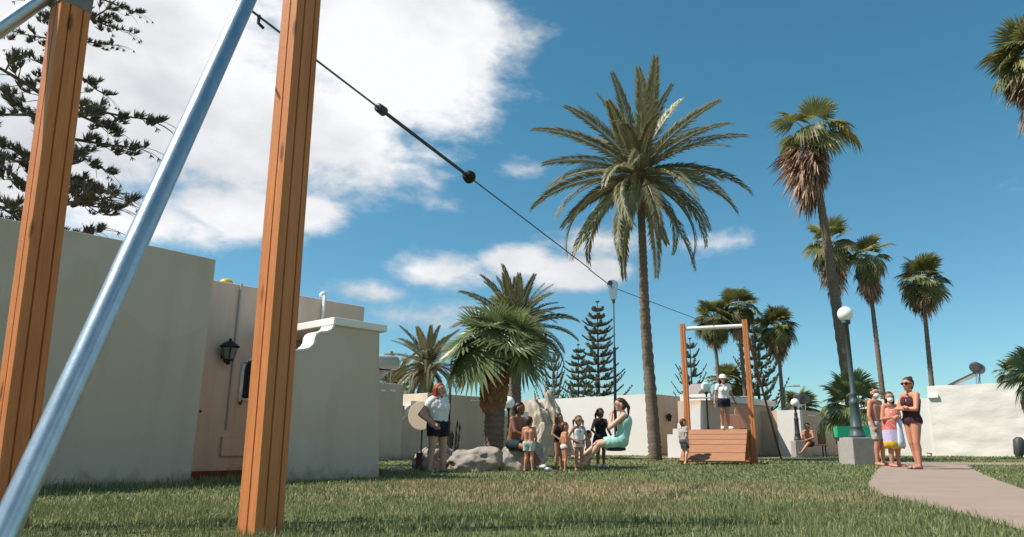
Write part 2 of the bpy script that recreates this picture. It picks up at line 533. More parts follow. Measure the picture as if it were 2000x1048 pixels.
def inside(px_, py_, poly):
    r = np.zeros(len(px_), bool)
    n = len(poly)
    for i in range(n):
        x1, y1 = poly[i]
        x2, y2 = poly[(i + 1) % n]
        c = ((y1 > py_) != (y2 > py_))
        r ^= c & (px_ < (x2 - x1) * (py_ - y1) / (y2 - y1 + 1e-12) + x1)
    return r
footprints = [path_poly, back_path]

# ---------------------------------------------------------------- left bungalow
def bungalow(label, loc): return thing('bungalow', lift(loc, 0), label, 'bungalow', 'bungalows around the lawn')
a1 = P(372, 9.0)
hA = onwall(a1, U, 412, 505).z
bl_ = bungalow('nearest flat-roofed bungalow on the left, shaded cream walls behind the timber posts', a1)
polyA = [xy(a1), xy(a1 - U * 9), xy(a1 - U * 9 + V * 6), xy(a1 + V * 6)]
def rough_wall(m_, p, d, L, h, ext, mi=0):
    """wall slab whose top edge wavers slightly"""
    n = max(3, int(L / 0.35))
    pts = [p, p + d * L]
    top = [p + d * (L * i / n) + Vector((0, 0, h + (mnoise.noise(Vector((p.x + i * .37, p.y, 1.3))) * 0.018))) for i in range(n, -1, -1)]
    m_.slab([lift(p, -0.05), lift(p + d * L, -0.05)] + top, ext, mi)
one(lambda m: rough_wall(m, a1 - U * 9, U, 9, hA, V * 6), 'wall', 'plaster', bl_, bevel=0.015)
footprints.append(polyA)
pB = a1 + V * 1.25
bS, bE = pB - U * 0.4, along(pB, U, 712, 2.7)
hB = onwall(pB, U, 420, 545).z
one(lambda m: rough_wall(m, bS, U, (bE - bS).length, hB, V * 4.5), 'recessed_wall', 'plaster_pink', bl_, bevel=0.02)
one(lambda m: m.obox(bS - V * 0.03 + Vector((0, 0, -.02)), (bE - bS) * .98, V * 0.02, (0, 0, 0.12)), 'plinth', 'brick', bl_)
footprints.append([xy(bS), xy(bE), xy(bE + V * 4.5), xy(bS + V * 4.5)])
# porch wall with its scalloped shoulder
c0 = P(560, 9.35)
scal = [(655, 623), (653, 634), (648, 643), (639, 648), (626, 649), (619, 652), (616, 659), (615, 667), (611, 674), (604, 680), (594, 683), (572, 685), (552, 687)]
prof = [lift(c0, -0.05), lift(along(c0, U, 740), -0.05), onwall(c0, U, 741, 638)] + [onwall(c0, U, *q) for q in scal]
pw = one(lambda m: m.slab(prof, V * 0.24), 'porch_wall', 'plaster', bl_)
cs, ce = onwall(c0, U, 655, 622), onwall(c0, U, 745, 637)
hC = ce.z
lit_edge = [onwall(c0, U, *q) for q in scal]
def lit_edge_fn(m):
    for i in range(len(lit_edge) - 1):
        d = (lit_edge[i + 1] - lit_edge[i])
        nrm = Vector((0, 0, 1)).cross(V).normalized()
        m.obox(lit_edge[i] - V * 0.02, d * 1.04, V * 0.28, d.cross(V).normalized() * -0.025)
one(lit_edge_fn, 'lit_scallop_edge', 'white', bl_)  # white strip in place of the scallop's sunlit edge
gapL = (lift(pB, 0) - c0).dot(V)
one(lambda m: m.obox(lift(cs, hC - 0.075) - V * 0.05 - U * 0.05, U * ((ce - cs).length + 0.12), V * (gapL + 0.02), (0, 0, 0.105)), 'porch_roof', 'white', bl_, bevel=0.01)
one(lambda m: m.obox(lift(ce, -0.05) + V * 0.24 - U * 0.26, U * 0.25, V * (gapL - 0.24), (0, 0, hC - 0.04)), 'porch_side_wall', 'plaster', bl_)
footprints.append([xy(c0 - U * .3), xy(lift(ce, 0)), xy(lift(ce, 0) + V * 3), xy(c0 - U * .3 + V * 3)])
# wall lantern
lp = onwall(pB, U, 437, 688) - V * 0.16
lan = one(lambda m: (m.tube([lp + Vector((0, 0, -.13)), lp + Vector((0, 0, .07))], [.055, .115], 6, cap=True), m.tube([lp + Vector((0, 0, .07)), lp + Vector((0, 0, .085)), lp + Vector((0, 0, .16)), lp + Vector((0, 0, .165))], [.135, .14, .04, .02], 6),
                     m.ball(lp + Vector((0, 0, .18)), .022), m.ball(lp + Vector((0, 0, -.155)), .03), m.tube([lp + Vector((0, 0, -.15)), lp + V * .10 + Vector((0, 0, -.14)), lp + V * .155 + Vector((0, 0, -.04))], .014, 6),
                     m.cbox(lp + V * .15, .04, .012, .08, rz=math.atan2(U.y, U.x))), 'wall_lantern', 'iron', bl_)
def panes(m):
    for k in range(6):
        a0, a1_ = 2 * math.pi * k / 6, 2 * math.pi * (k + 1) / 6
        am = (a0 + a1_) / 2
        for (zl, rl, zh, rh) in ((-.10, .067, .055, .114),):
            q = []
            for a, rr, z in ((a0 + .13, rl, zl), (a1_ - .13, rl, zl), (a1_ - .1, rh, zh), (a0 + .1, rh, zh)):
                q.append(lp + Vector((math.cos(a) * rr, math.sin(a) * rr, z)))
            m.slab(q, Vector((math.cos(am), math.sin(am), 0)) * .006)
one(panes, 'lantern_pane', 'lamp_glass', lan)
lan.parent = bl_
# arched window with grille
wc = onwall(pB, U, 505, 735)
def arch(hw, hb, ht, n=8):
    out = [(-hw, -hb), (hw, -hb)]
    for i in range(n + 1):
        a = math.pi * i / n
        out.append((hw * math.cos(a), ht + hw * .75 * math.sin(a)))
    return out
arp = arch(.30, .36, .10)
win = one(lambda m: [m.obox(wc - V * .05 + U * arp[i][0] + Vector((0, 0, arp[i][1])), (U * (arp[(i + 1) % len(arp)][0] - arp[i][0]) + Vector((0, 0, arp[(i + 1) % len(arp)][1] - arp[i][1]))) * 1.03, V * .06,
           (U * -arp[i][0] + Vector((0, 0, -arp[i][1]))).normalized() * .045) for i in range(len(arp))], 'window', 'white', bl_)
one(lambda m: m.slab([wc - V * .012 + U * q[0] * .93 + Vector((0, 0, q[1] * .93)) for q in arp], V * .01), 'pane', 'window_glass', win)
def grille(m):
    for k in range(5):
        x_ = -.24 + .12 * k
        m.tube([wc - V * .11 + U * x_ + Vector((0, 0, -.34)), wc - V * .11 + U * x_ + Vector((0, 0, .22 + .06 * (1 - abs(k - 2) / 2)))], .008, 5)
    for z in (-.30, 0.18):
        m.tube([wc - V * .11 - U * .30 + Vector((0, 0, z)), wc - V * .11 + U * .30 + Vector((0, 0, z))], .008, 5)
    m.tube([wc - V * .11 - U * .28 + Vector((0, 0, -.36)), wc - V * .05 - U * .27 + Vector((0, 0, -.42)), wc - V * .01 - U * .27 + Vector((0, 0, -.36))], .012, 5)
one(grille, 'window_grille', 'iron', win)
# conduit, meter box, roof bits
c_t, c_b = onwall(pB, U, 459, 553), onwall(pB, U, 441, 838)
one(lambda m: m.tube([lift(c_b, c_t.z + .02) - V * .02, c_b - V * .02], .018, 8), 'conduit', 'pvc', bl_, True)
m0, m1 = onwall(pB, U, 432, 851), onwall(pB, U, 486, 889)
one(lambda m: m.obox(lift(m0, m1.z) - V * .05, lift(m1, 0) - lift(m0, 0), V * .06, (0, 0, m0.z - m1.z)), 'meter_box', 'plaster_pink', bl_, bevel=.006)
v_t = onwall(pB, U, 631, 577)
one(lambda m: (m.tube([lift(v_t, hC) - V * .04, v_t - V * .04, v_t + Vector((0, 0, .03)) + V * .08], .03, 8), m.ball(v_t + Vector((0, 0, .03)), .05)), 'drain_pipe', 'white', bl_, True)
yc = onwall(pB, U, 455, 548)
one(lambda m: m.ball(yc + V * .2, .10, 12, 8, scale=(1, 1, .7)), 'roof_vent', 'yellow', bl_, True)
one(lambda m: m.ball(onwall(pB, U, 391, 802) - V * .01, .018, 8, 6), 'cable_hole', 'rust', bl_, True)

# ---------------------------------------------------------------- solar water heaters
def heater(loc, d, L, label, dark=False, s=1.0):
    """tank on a stand with a sloping collector; d = direction of the tank axis"""
    t = thing('solar_water_heater', loc, label, 'water heater', 'solar water heaters on the roofs')
    d = d.normalized()
    n = Vector((d.y, -d.x, 0))
    h = .75 * s
    c = Vector(loc) + Vector((0, 0, h))
    def tank(m):
        m.tube([c - d * L / 2, c - d * L / 2 * .97, c + d * L / 2 * .97, c + d * L / 2], [.16 * s, .23 * s, .23 * s, .16 * s], 18)
    one(tank, 'tank', 'tank_dark' if dark else 'tank', t, True)
    q = [Vector(loc) + d * k * L * .42 + n * a + Vector((0, 0, z)) for (k, a, z) in ((-1, .10 * s, h - .2 * s), (1, .10 * s, h - .2 * s), (1, 1.15 * s, .08), (-1, 1.15 * s, .08))]
    one(lambda m: m.slab(q, (q[1] - q[0]).cross(q[2] - q[1]).normalized() * .07), 'collector', 'panel', t)
    for k in (-1, 1):
        e = d * k * L * .38
        one(lambda m: m.tube([Vector(loc) + e + n * .05, c + e + Vector((0, 0, -.2 * s))], .025, 6), 'leg', 'galv', t)
    for k in (-1, 1):
        one(lambda m: m.tube([Vector(loc) + d * k * L * .38, c - d * k * L * .38 + Vector((0, 0, -.25 * s))], .015, 5), 'brace', 'galv', t)
    return t

# ---------------------------------------------------------------- second bungalow, seen between the porch and the palm
w2 = P(725, 22.5)
b2 = bungalow('shaded bungalow with scalloped porch wall behind the red-haired woman', w2)
w2e = along(w2, U, 782)
h2 = onwall(w2, U, 760, 747).z
one(lambda m: m.prism([xy(w2 - U * 6), xy(w2e), xy(w2e + V * 5), xy(w2 - U * 6 + V * 5)], -.05, h2), 'wall', 'plaster', b2, bevel=.02)
for xa, xb in ((743, 751), (761, 771)):
    qa, qb = onwall(w2, U, xa, 759), onwall(w2, U, xb, 764)
    one(lambda m: m.obox(lift(qa, qb.z) - V * .04, lift(qb, 0) - lift(qa, 0), V * .05, (0, 0, qa.z - qb.z)), 'vent', 'white', b2)
m2 = P(830, 25.0)
m2e, m2l = along(m2, U, 949), along(m2, V, 792)
hm2 = onwall(m2, U, 880, 769).z
one(lambda m: m.prism([xy(m2), xy(m2e), xy(m2e + V * 6), xy(m2 + V * 6)], -.05, hm2), 'main_wall', 'plaster', b2, bevel=.02)
p2 = P(781, 24.0)
prof2 = [lift(p2, -.05), lift(along(p2, U, 850), -.05)] + [onwall(p2, U, *q) for q in ((850, 792), (803, 790), (803, 799), (799, 803), (794, 804), (793, 812), (788, 817), (783, 819), (781, 826))]
one(lambda m: m.slab(prof2, V * .25), 'porch_wall', 'plaster', b2)
tr2 = [onwall(p2, U, *q) for q in ((803, 790), (803, 799), (799, 803), (794, 804), (793, 812), (788, 817), (783, 819), (781, 826))]
one(lambda m: [m.obox(tr2[i] - V * .02, (tr2[i + 1] - tr2[i]) * 1.04, V * .27, (tr2[i + 1] - tr2[i]).cross(V).normalized() * -.07) for i in range(len(tr2) - 1)], 'lit_scallop_edge', 'white', b2)  # sunlit edge of the scallop painted as a white strip
s2 = onwall(p2, U, 803, 789)
one(lambda m: m.obox(lift(s2, s2.z - .02) - V * .05 - U * .05, U * .8, V * 2.2, (0, 0, .14)), 'porch_roof', 'white', b2)
qa, qb = onwall(m2, U, 918, 779), onwall(m2, U, 940, 783)
one(lambda m: m.obox(lift(qa, qb.z) - V * .04, lift(qb, 0) - lift(qa, 0), V * .05, (0, 0, qa.z - qb.z)), 'vent', 'white', b2)
for q in ([w2 - U * 6, w2e, w2e + V * 5, w2 - U * 6 + V * 5], [m2, m2e, m2e + V * 6, m2 + V * 6], [p2, along(p2, U, 850), m2]): footprints.append([xy(k) for k in q])
hl = onwall(w2, U, 762, 745) + V * .7
heater(lift(hl, h2), -U, 1.5, 'grey tank water heater on the roof right of the scalloped porch', s=1.0)

# third bungalow in the gap right of the fan palm trunk
w3 = P(975, 31.0)
b3 = bungalow('brown shaded bungalow with white parapet behind the seated teenager', w3)
w3e = along(w3, U, 1056)
h3 = onwall(w3, U, 1015, 808).z
one(lambda m: m.prism([xy(w3 - U * 2), xy(w3e), xy(w3e + V * 6), xy(w3 - U * 2 + V * 6)], -.05, h3 - .12), 'wall', 'plaster_tan', b3)
one(lambda m: m.prism([xy(w3 - U * 2 - V * .15), xy(w3e - V * .15 + U * .1), xy(w3e + V * 6), xy(w3 - U * 2 + V * 6)], h3 - .118, h3 + .12), 'parapet', 'white', b3)
heater(lift(onwall(w3, U, 1008, 800), h3 + .12) + V * .8, -U, 1.45, 'white water heater on the white parapet behind the seated teenager', s=1.0)
footprints.append([xy(k) for k in (w3 - U * 2, w3e, w3e + V * 6, w3 - U * 2 + V * 6)])

# ---------------------------------------------------------------- central bungalow with sunlit side and stepped wall
k1 = P(1279, 32.0)
b4 = bungalow('bungalow with long white sunlit wall behind the tall date palm', k1)
k1l = along(k1, V, 1048)
h4 = onwall(k1, V, 1270, 768).z
k1r = along(k1, U, 1346)
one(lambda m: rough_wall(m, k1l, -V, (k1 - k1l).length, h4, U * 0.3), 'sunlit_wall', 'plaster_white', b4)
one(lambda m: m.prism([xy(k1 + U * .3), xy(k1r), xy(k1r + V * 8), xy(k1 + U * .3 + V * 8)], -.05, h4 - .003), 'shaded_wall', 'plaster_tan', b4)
lq = onwall(k1, U, 1302, 815) - V * .14
one(lambda m: (m.tube([lq - Vector((0, 0, .16)), lq + Vector((0, 0, .1)), lq + Vector((0, 0, .2))], [.06, .14, .02], 6), m.tube([lq, lq + V * .14], .02, 5)), 'wall_lantern', 'iron', b4)
# stepped garden wall and porch
g1 = P(1368, 26.5)
hs = onwall(g1, V, 1362, 790).z
steps = [(1368, 790), (1351, 790), (1351, 803), (1343, 803), (1343, 814), (1333, 814), (1333, 825), (1323, 825), (1323, 836), (1314, 836), (1314, 847), (1303, 847)]
sp = [onwall(g1, V, *q) for q in steps]
one(lambda m: m.slab([lift(g1, -.05)] + sp + [lift(sp[-1], -.05)], U * .22), 'stepped_wall', 'plaster_white', b4)
g1e = along(g1, U, 1512)
gl = (along(g1, V, 1322) - g1).length
hp = onwall(g1, U, 1440, 777).z
one(lambda m: m.prism([xy(g1 + U * .22), xy(g1e), xy(g1e + V * gl), xy(g1 + U * .22 + V * gl)], -.05, hp - .2), 'porch_wall', 'plaster_tan', b4)
one(lambda m: m.prism([xy(g1 + U * .6 - V * .2), xy(g1e + U * .1 - V * .2), xy(g1e + U * .1 + V * (gl + .1)), xy(g1 + U * .6 + V * (gl + .1))], hp - .196, hp + .05), 'porch_roof', 'plaster_white', b4)
rr = lift(along(g1, U, 1385), hp + .052) + V * .35
one(lambda m: m.slab([rr, rr + U * 1.2, rr + U * .8 + Vector((0, 0, .45)), ], V * .7), 'gable', 'roof_grey', b4)
sg = onwall(g1, U, 1394, 790)
one(lambda m: m.obox(sg - V * .04 - U * .09 - Vector((0, 0, .1)), U * .18, V * .03, (0, 0, .22)), 'wall_sign', 'white', b4)
qa, qb = onwall(g1, U, 1477, 779), onwall(g1, U, 1499, 785)
one(lambda m: m.obox(lift(qa, qb.z) - V * .23, lift(qb, 0) - lift(qa, 0), V * .02, (0, 0, (qa.z - qb.z) * .8)), 'vent', 'white', b4)
for q in ([k1l, k1, k1r, k1r + V * 8], [g1, g1e, g1e + V * 3, g1 + V * 3.5]): footprints.append([xy(k) for k in q])

# ---------------------------------------------------------------- far bungalow with the bench
f1 = P(1569, 29.5)
b5 = bungalow('small white-sided bungalow behind the bench with two dark arches', f1)
f1l, f1e = along(f1, V, 1523), along(f1, U, 1644)
h5 = onwall(f1, U, 1572, 800).z
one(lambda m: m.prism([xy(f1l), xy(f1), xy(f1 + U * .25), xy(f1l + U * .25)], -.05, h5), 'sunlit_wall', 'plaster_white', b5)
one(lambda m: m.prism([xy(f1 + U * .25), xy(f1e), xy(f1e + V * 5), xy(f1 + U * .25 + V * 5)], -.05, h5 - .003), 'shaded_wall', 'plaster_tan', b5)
qa, qb = onwall(f1, U, 1576, 808), onwall(f1, U, 1590, 812)
one(lambda m: m.obox(lift(qa, qb.z) - V * .05, lift(qb, 0) - lift(qa, 0), V * .06, (0, 0, qa.z - qb.z)), 'vent', 'white', b5)
for (xa, xb, yt, yb) in ((1595, 1613, 831, 866), (1631, 1642, 838, 866)):
    qa, qb = onwall(f1, U, xa, yt), onwall(f1, U, xb, yb)
    w_ = (lift(qb, 0) - lift(qa, 0)).length
    cx = (lift(qa, 0) + lift(qb, 0)) / 2
    zs = qa.z - w_ / 2 if qa.z - w_ / 2 > qb.z else qa.z - .1
    pts = [lift(cx, qb.z) - U * w_ / 2, lift(cx, qb.z) + U * w_ / 2] + [lift(cx, zs) + U * math.cos(math.pi * i / 8) * w_ / 2 + Vector((0, 0, math.sin(math.pi * i / 8) * (qa.z - zs))) for i in range(9)]
    one(lambda m: m.slab([p - V * .02 for p in pts], V * .015), 'dark_arch', 'rust', b5)  # flat dark brown arch laid on the wall
heater(lift(onwall(f1, U, 1612, 800), h5) + V * 1.0, -U, 1.1, 'dark water heater on the roof behind the bench', True, .85)
footprints.append([xy(k) for k in (f1l, f1, f1e, f1e + V * 5)])

# ---------------------------------------------------------------- right garden wall and bungalow
r1 = P(1827, 31.0)
b6 = bungalow('white bungalow with rough sunlit plaster wall at the right edge', r1)
h6 = onwall(r1, V, 1830, 752).z
M['plaster_rough'] = material('rough_white_plaster', (0.70, 0.66, 0.615), 0.95, (0.655, 0.61, 0.565), 0.6, (1, 1, 2.2), 0.9, 2.2, coords='World')
def bumpy(m, p, d, L, h, ext, amp=.05):
    nx, nz = int(L / .16), int(h / .16)
    nrm = -ext.normalized()
    k = len(m.v)
    for i in range(nx + 1):
        for j in range(nz + 1):
            q = p + d * (L * i / nx) + Vector((0, 0, -.05 + (h + .05) * j / nz))
            w_ = mnoise.fractal(Vector((q.dot(d) * .9, q.z * 2.3, 4.1)), 0.9, 2.1, 4)
            edge = 1.0 if 0 < i < nx and 0 < j < nz else 0.0
            m.v.append(tuple(q + nrm * amp * w_ * edge + Vector((0, 0, .02 * mnoise.noise(Vector((q.dot(d) * 1.3, 0, 0))) * (j == nz)))))
    for i in range(nx):
        for j in range(nz):
            a = k + i * (nz + 1) + j
            m.f.append((a, a + nz + 1, a + nz + 2, a + 1)); m.mi.append(0)
    m.slab([lift(p, -.05), lift(p + d * L, -.05), lift(p + d * L, h - .02), lift(p, h - .02)], ext) if False else m.prism([xy(p - nrm * .08), xy(p + d * L - nrm * .08), xy(p + d * L + ext), xy(p + ext)], -.05, h - .01)
    m.add([lift(p, h), lift(p + d * L, h), lift(p + d * L - nrm * .1, h - .012), lift(p - nrm * .1, h - .012)], [(0, 1, 2, 3)])
    m.add([lift(p, 0), lift(p - nrm * .1, 0), lift(p - nrm * .1, h - .01), lift(p, h)], [(0, 1, 2, 3)])
one(lambda m: bumpy(m, r1, -V, 9, h6, U * 5), 'wall', 'plaster_rough', b6, True)
r2 = along(r1 + U * .1, V, 1640)
h7 = onwall(r1 + U * .1, V, 1800, 776).z
gw = thing('garden_wall', lift(r2, 0), 'lower white garden wall behind the swimsuit woman, left of the rough wall', 'garden wall')
one(lambda m: bumpy(m, r2, -V, (r1 + U * .1 - r2).length, h7, U * .3, .02), 'wall', 'plaster_white', gw, True)
one(lambda m: m.obox(onwall(r1, V, 1813, 776) - U * .1, -V * .4, U * .3, (0, 0, .14)), 'scupper', 'white', gw)
heater(lift(onwall(r1, V, 1903, 745), h6) + U * 1.2, -U, 1.05, 'dark water heater on the roof above the rough white wall', True, 1.0)
footprints.append([xy(k) for k in (r2, r1 - V * 9, r1 - V * 9 + U * 5, r2 + U * 5)])

# ---------------------------------------------------------------- grass blades
def grass():
    V_, F3, F4, C = [], [], [], []
    zones = [(2.0, 3.4, 8200, .046, .0031), (3.4, 6.0, 4300, .042, .0044), (6.0, 10.0, 1300, .042, .0080), (10.0, 17.0, 380, .040, .015), (17.0, 40.0, 60, .040, .034)]
    bx, by, bh, bw = [], [], [], []
    for (d0, d1, dn, h, w) in zones:
        xl = -0.83 * d1 - .3
        xr = 0.72 * d1 + .3
        n = int((d1 - d0) * (xr - xl) * dn)
        x = rng.uniform(xl, xr, n)
        y = rng.uniform(d0, d1, n)
        keep = (x > -0.83 * y - .3) & (x < 0.72 * y + .3)
        x, y = x[keep], y[keep]
        cl = np.sin(x * 9.1 + 2 * np.sin(y * 5.3)) * np.sin(y * 7.7 + 2 * np.sin(x * 6.1))
        keep = rng.uniform(0, 1, len(x)) < (0.72 + 0.28 * cl)
        x, y = x[keep], y[keep]
        bx.append(x); by.append(y)
        bh.append(h * rng.lognormal(-.15, .30, len(x))); bw.append(np.full(len(x), w) * rng.uniform(.7, 1.3, len(x)))
    x, y, h, w = map(np.concatenate, (bx, by, bh, bw))
    cl2 = np.sin(x * 2.3 + 1.7 * np.sin(y * 1.9)) * np.sin(y * 2.9 + 1.3 * np.sin(x * 3.1)) + .6 * np.sin(x * 6.7 + y * 4.1) * np.sin(y * 7.3 - x * 2.2)
    h = h * (1 + .30 * cl2)
    bad = np.zeros(len(x), bool)
    jx, jy = x + rng.normal(0, .022, len(x)), y + rng.normal(0, .022, len(x))
    for poly in footprints: bad |= inside(jx, jy, poly)
    # taller uncut fringe along the near bungalow
    dist = (x - a1.x) * (-V.x) + (y - a1.y) * (-V.y)
    fr = (dist > 0) & (dist < .5) & (y < 12) & (x < -2.0)
    h = np.where(fr, h * 2.1, h)
    k = ~bad
    x, y, h, w = x[k], y[k], h[k], w[k]
    n = len(x)
    a = rng.uniform(0, 2 * np.pi, n)
    la = rng.uniform(0, 2 * np.pi, n)
    ln = np.abs(rng.normal(0, .55, n)) * h
    ln = np.clip(ln, 0, 1.1 * h)
    wx, wy = np.cos(a) * w / 2, np.sin(a) * w / 2
    lx, ly = np.cos(la) * ln, np.sin(la) * ln
    z0 = np.zeros(n)
    v = np.stack([np.stack([x - wx, y - wy, z0], 1), np.stack([x + wx, y + wy, z0], 1),
                  np.stack([x + wx * .7 + lx * .35, y + wy * .7 + ly * .35, h * .6], 1), np.stack([x - wx * .7 + lx * .35, y - wy * .7 + ly * .35, h * .6], 1),
                  np.stack([x + lx, y + ly, h * np.clip(1.05 - .35 * ln / h, .5, 1)], 1)], 1).reshape(-1, 3)
    base = np.arange(n) * 5
    loops = np.stack([base, base + 1, base + 2, base + 3, base + 3, base + 2, base + 4], 1).reshape(-1)
    starts = (np.arange(n)[:, None] * 7 + np.array([0, 4])).reshape(-1)
    me = bpy.data.meshes.new('grass')
    me.vertices.add(len(v)); me.vertices.foreach_set('co', v.reshape(-1))
    me.loops.add(len(loops)); me.loops.foreach_set('vertex_index', loops)
    me.polygons.add(2 * n); me.polygons.foreach_set('loop_start', starts)
    me.update(calc_edges=True)
    at = me.attributes.new('blade', 'FLOAT', 'POINT')
    at.data.foreach_set('value', np.repeat(rng.uniform(0, 1, n), 5))
    def gx(q, vec, col):
        an = q.n('ShaderNodeAttribute', attribute_name='blade')
        f = an.outputs['Fac']
        col = q.ramp(f, [(0.0, (0.105, 0.138, 0.046)), (0.5, (0.172, 0.205, 0.075)), (0.85, (0.245, 0.265, 0.11)), (0.96, (0.29, 0.275, 0.15)), (1.0, (0.40, 0.34, 0.21))])
        dry = dry_mask(q, vec)
        dry = q.m('MULTIPLY', dry, q.maprange(f, 0.15, 0.75, 0.25, 1.0))
        return q.mix(q.m('MULTIPLY', dry, 0.9), col, (0.40, 0.29, 0.165))
    me.materials.append(material('grass_blades', (0.1, 0.12, 0.03), 0.55, coords='World', trans=0.25, spec=0.4, extra=gx))
    o = new_obj('grass', me)
    tag(o, 'short green lawn grass with dry brown patches', 'grass', kind='stuff')
grass()

# ================================================================ zip line frame (near)
CD = Vector((0.945, -0.33, 0)).normalized()      # along the cross-bars
KD = Vector((-0.33, -0.945, 0)).normalized()     # against the cable, towards the viewer
CN = Vector((0.86, -0.51, 0)).normalized()
KN = Vector((-0.51, -0.86, 0)).normalized()      # faces of the near posts, turned a little on their feet
def post_profile(w, d, g=.008):
    """section of a laminated post: w along KD-faces, d along the side faces, with V grooves"""
    hw, hd = w / 2, d / 2
    s = [(-hw, -hd)]
    def edge(p, q, fr):
        p, q = Vector((*p, 0)), Vector((*q, 0))
        t = (q - p).normalized()
        nin = Vector((-t.y, t.x, 0))
        out = []
        for f in fr:
            c = p.lerp(q, f)
            out += [c - t * .0055, c - t * .003 + nin * g * 1.6, c + t * .003 + nin * g * 1.6, c + t * .0055]
        return [tuple(o[:2]) for o in out]
    c = [(-hw, -hd), (hw, -hd), (hw, hd), (-hw, hd)]
    fr = [(.55,), (.30, .74), (.45,), (.26, .7)]
    out = []
    for i in range(4):
        a, b_ = Vector((*c[i], 0)), Vector((*c[(i + 1) % 4], 0))
        t = (b_ - a).normalized()
        pr, nx = a + t * .007, b_ - t * .007
        out.append(tuple(pr[:2]))
        out += edge(c[i], c[(i + 1) % 4], fr[i])
        out.append(tuple(nx[:2]))
    return out
def timber_post(parent, base, top, w, d, CD=CD, KD=KD):
    prof = post_profile(w, d)
    base, top = Vector(base), Vector(top)
    m = MB()
    n = len(prof)
    for p in (base, top):
        for (a, b_) in prof: m.v.append(tuple(p + CD * a - KD * b_))
    for i in range(n):
        deep = (i % 1 == 0)
        m.f.append((i, (i + 1) % n, n + (i + 1) % n, n + i)); m.mi.append(0)
    m.f.append(tuple(range(n))[::-1]); m.mi.append(0)
    m.f.append(tuple(range(n, 2 * n))); m.mi.append(0)
    return m.build('post', 'timber', parent)
M['worn_zinc'] = material('worn_zinc', (0.26, 0.25, 0.235), 0.6, (0.19, 0.18, 0.17), 14, metal=.4)
HF = 3.62
q2 = G(508, 1042)
q1 = P(8, 4.13)
fr_ = thing('zip_line_gantry', (q1 + q2) / 2, 'large near timber frame with two orange posts and galvanised braces at left', 'play frame', 'timber frames carrying the cable')
t2 = AT(590, 0, q2.y * 1.0); t2 = q2 + (t2 - q2) * (HF / t2.z)
t1 = AT(141, 0, q1.y); t1 = q1 + (t1 - q1) * (HF / t1.z)
timber_post(fr_, q1 - Vector((0, 0, .1)), t1, .150, .175, CN, KN)
timber_post(fr_, q2 - Vector((0, 0, .1)), t2, .150, .175, CN, KN)
one(lambda m: m.tube([t1 - Vector((0, 0, .09)), t2 - Vector((0, 0, .09))], .048, 16), 'crossbar', 'galv', fr_, True)
def bracket(m, t, z):
    f = q1 + (t1 - q1) * (z / HF)
    m.obox(f - CN * .081 + KN * .094 - Vector((0, 0, .11)), CN * .162, -KN * .188, (0, 0, .14), 0)
one(lambda m: bracket(m, t1, 3.30), 'bracket', 'worn_zinc', fr_, bevel=.006)
br_top = AT(605 - 10, -245, q2.y - .05)
bb = G(-52, 1170)
bb_ = AT(487, 0, 1)  # direction helper only
def line_hit(xa, ya, xb, yb, A, yimg):
    return None
one(lambda m: m.tube([bb, br_top], .0445, 24), 'brace', 'galv', fr_, True)
b1t = AT(150, -48, q1.y)
b1b = AT(-900, 690, 3.2)
one(lambda m: m.tube([b1b + (b1b - b1t) * .2, b1t], .0445, 20), 'brace', 'galv', fr_, True)

# ================================================================ zip line cable, trolley
E0 = P(1409, 18.7)                                   # far frame centre
cab_a = AT(345, -90, 3.75)
trol = AT(1197, 560, 13.3)
bar_z = ZY(638, 18.7)
cab_b = lift(E0, bar_z + .05)
cb = thing('zip_line_cable', lift((cab_a + cab_b) / 2, 0), 'thin steel cable sloping down from the near frame to the ramp frame', 'cable')
one(lambda m: m.tube([cab_a, trol, cab_b], .0085, 8), 'cable', 'cable', cb, True)
def on_cable(x):
    lo, hi = 0.0, 1.0
    for _ in range(40):
        mid = (lo + hi) / 2
        p = cab_a.lerp(trol, mid)
        zc = p.y * CP + (p.z - HC) * SP
        if PX + FPX * p.x / zc < x: lo = mid
        else: hi = mid
    return cab_a.lerp(trol, (lo + hi) / 2)
d0, d1 = on_cable(744), on_cable(916)
dd = (d1 - d0).normalized()
def coil(m):
    pts, rad = [], []
    n = int((d1 - d0).length / .028)
    for i in range(n + 1):
        for k, r_ in ((0, .0155), (.35, .0185), (.7, .0155)):
            pts.append(d0 + dd * (i + k) * .028); rad.append(r_)
    m.tube(pts, rad, 10)
one(coil, 'brake_spring', 'steel_dark', cb)
one(lambda m: m.tube([d0 - dd * .05, d0 - dd * .045, d0 + dd * .045, d0 + dd * .05], [.025, .04, .045, .03], 12), 'collar', 'steel_dark', cb, True)
one(lambda m: m.tube([d1 - dd * .075, d1 - dd * .07, d1, d1 + dd * .02, d1 + dd * .06], [.03, .052, .072, .075, .04], 14), 'stopper', 'rubber', cb, True)
cl = on_cable(506)
one(lambda m: (m.tube([cl + Vector((0, 0, .01)), cl - Vector((0, 0, .05)), cl + dd * .05 - Vector((0, 0, .06))], .012, 6),), 'clamp', 'steel_dark', cb)

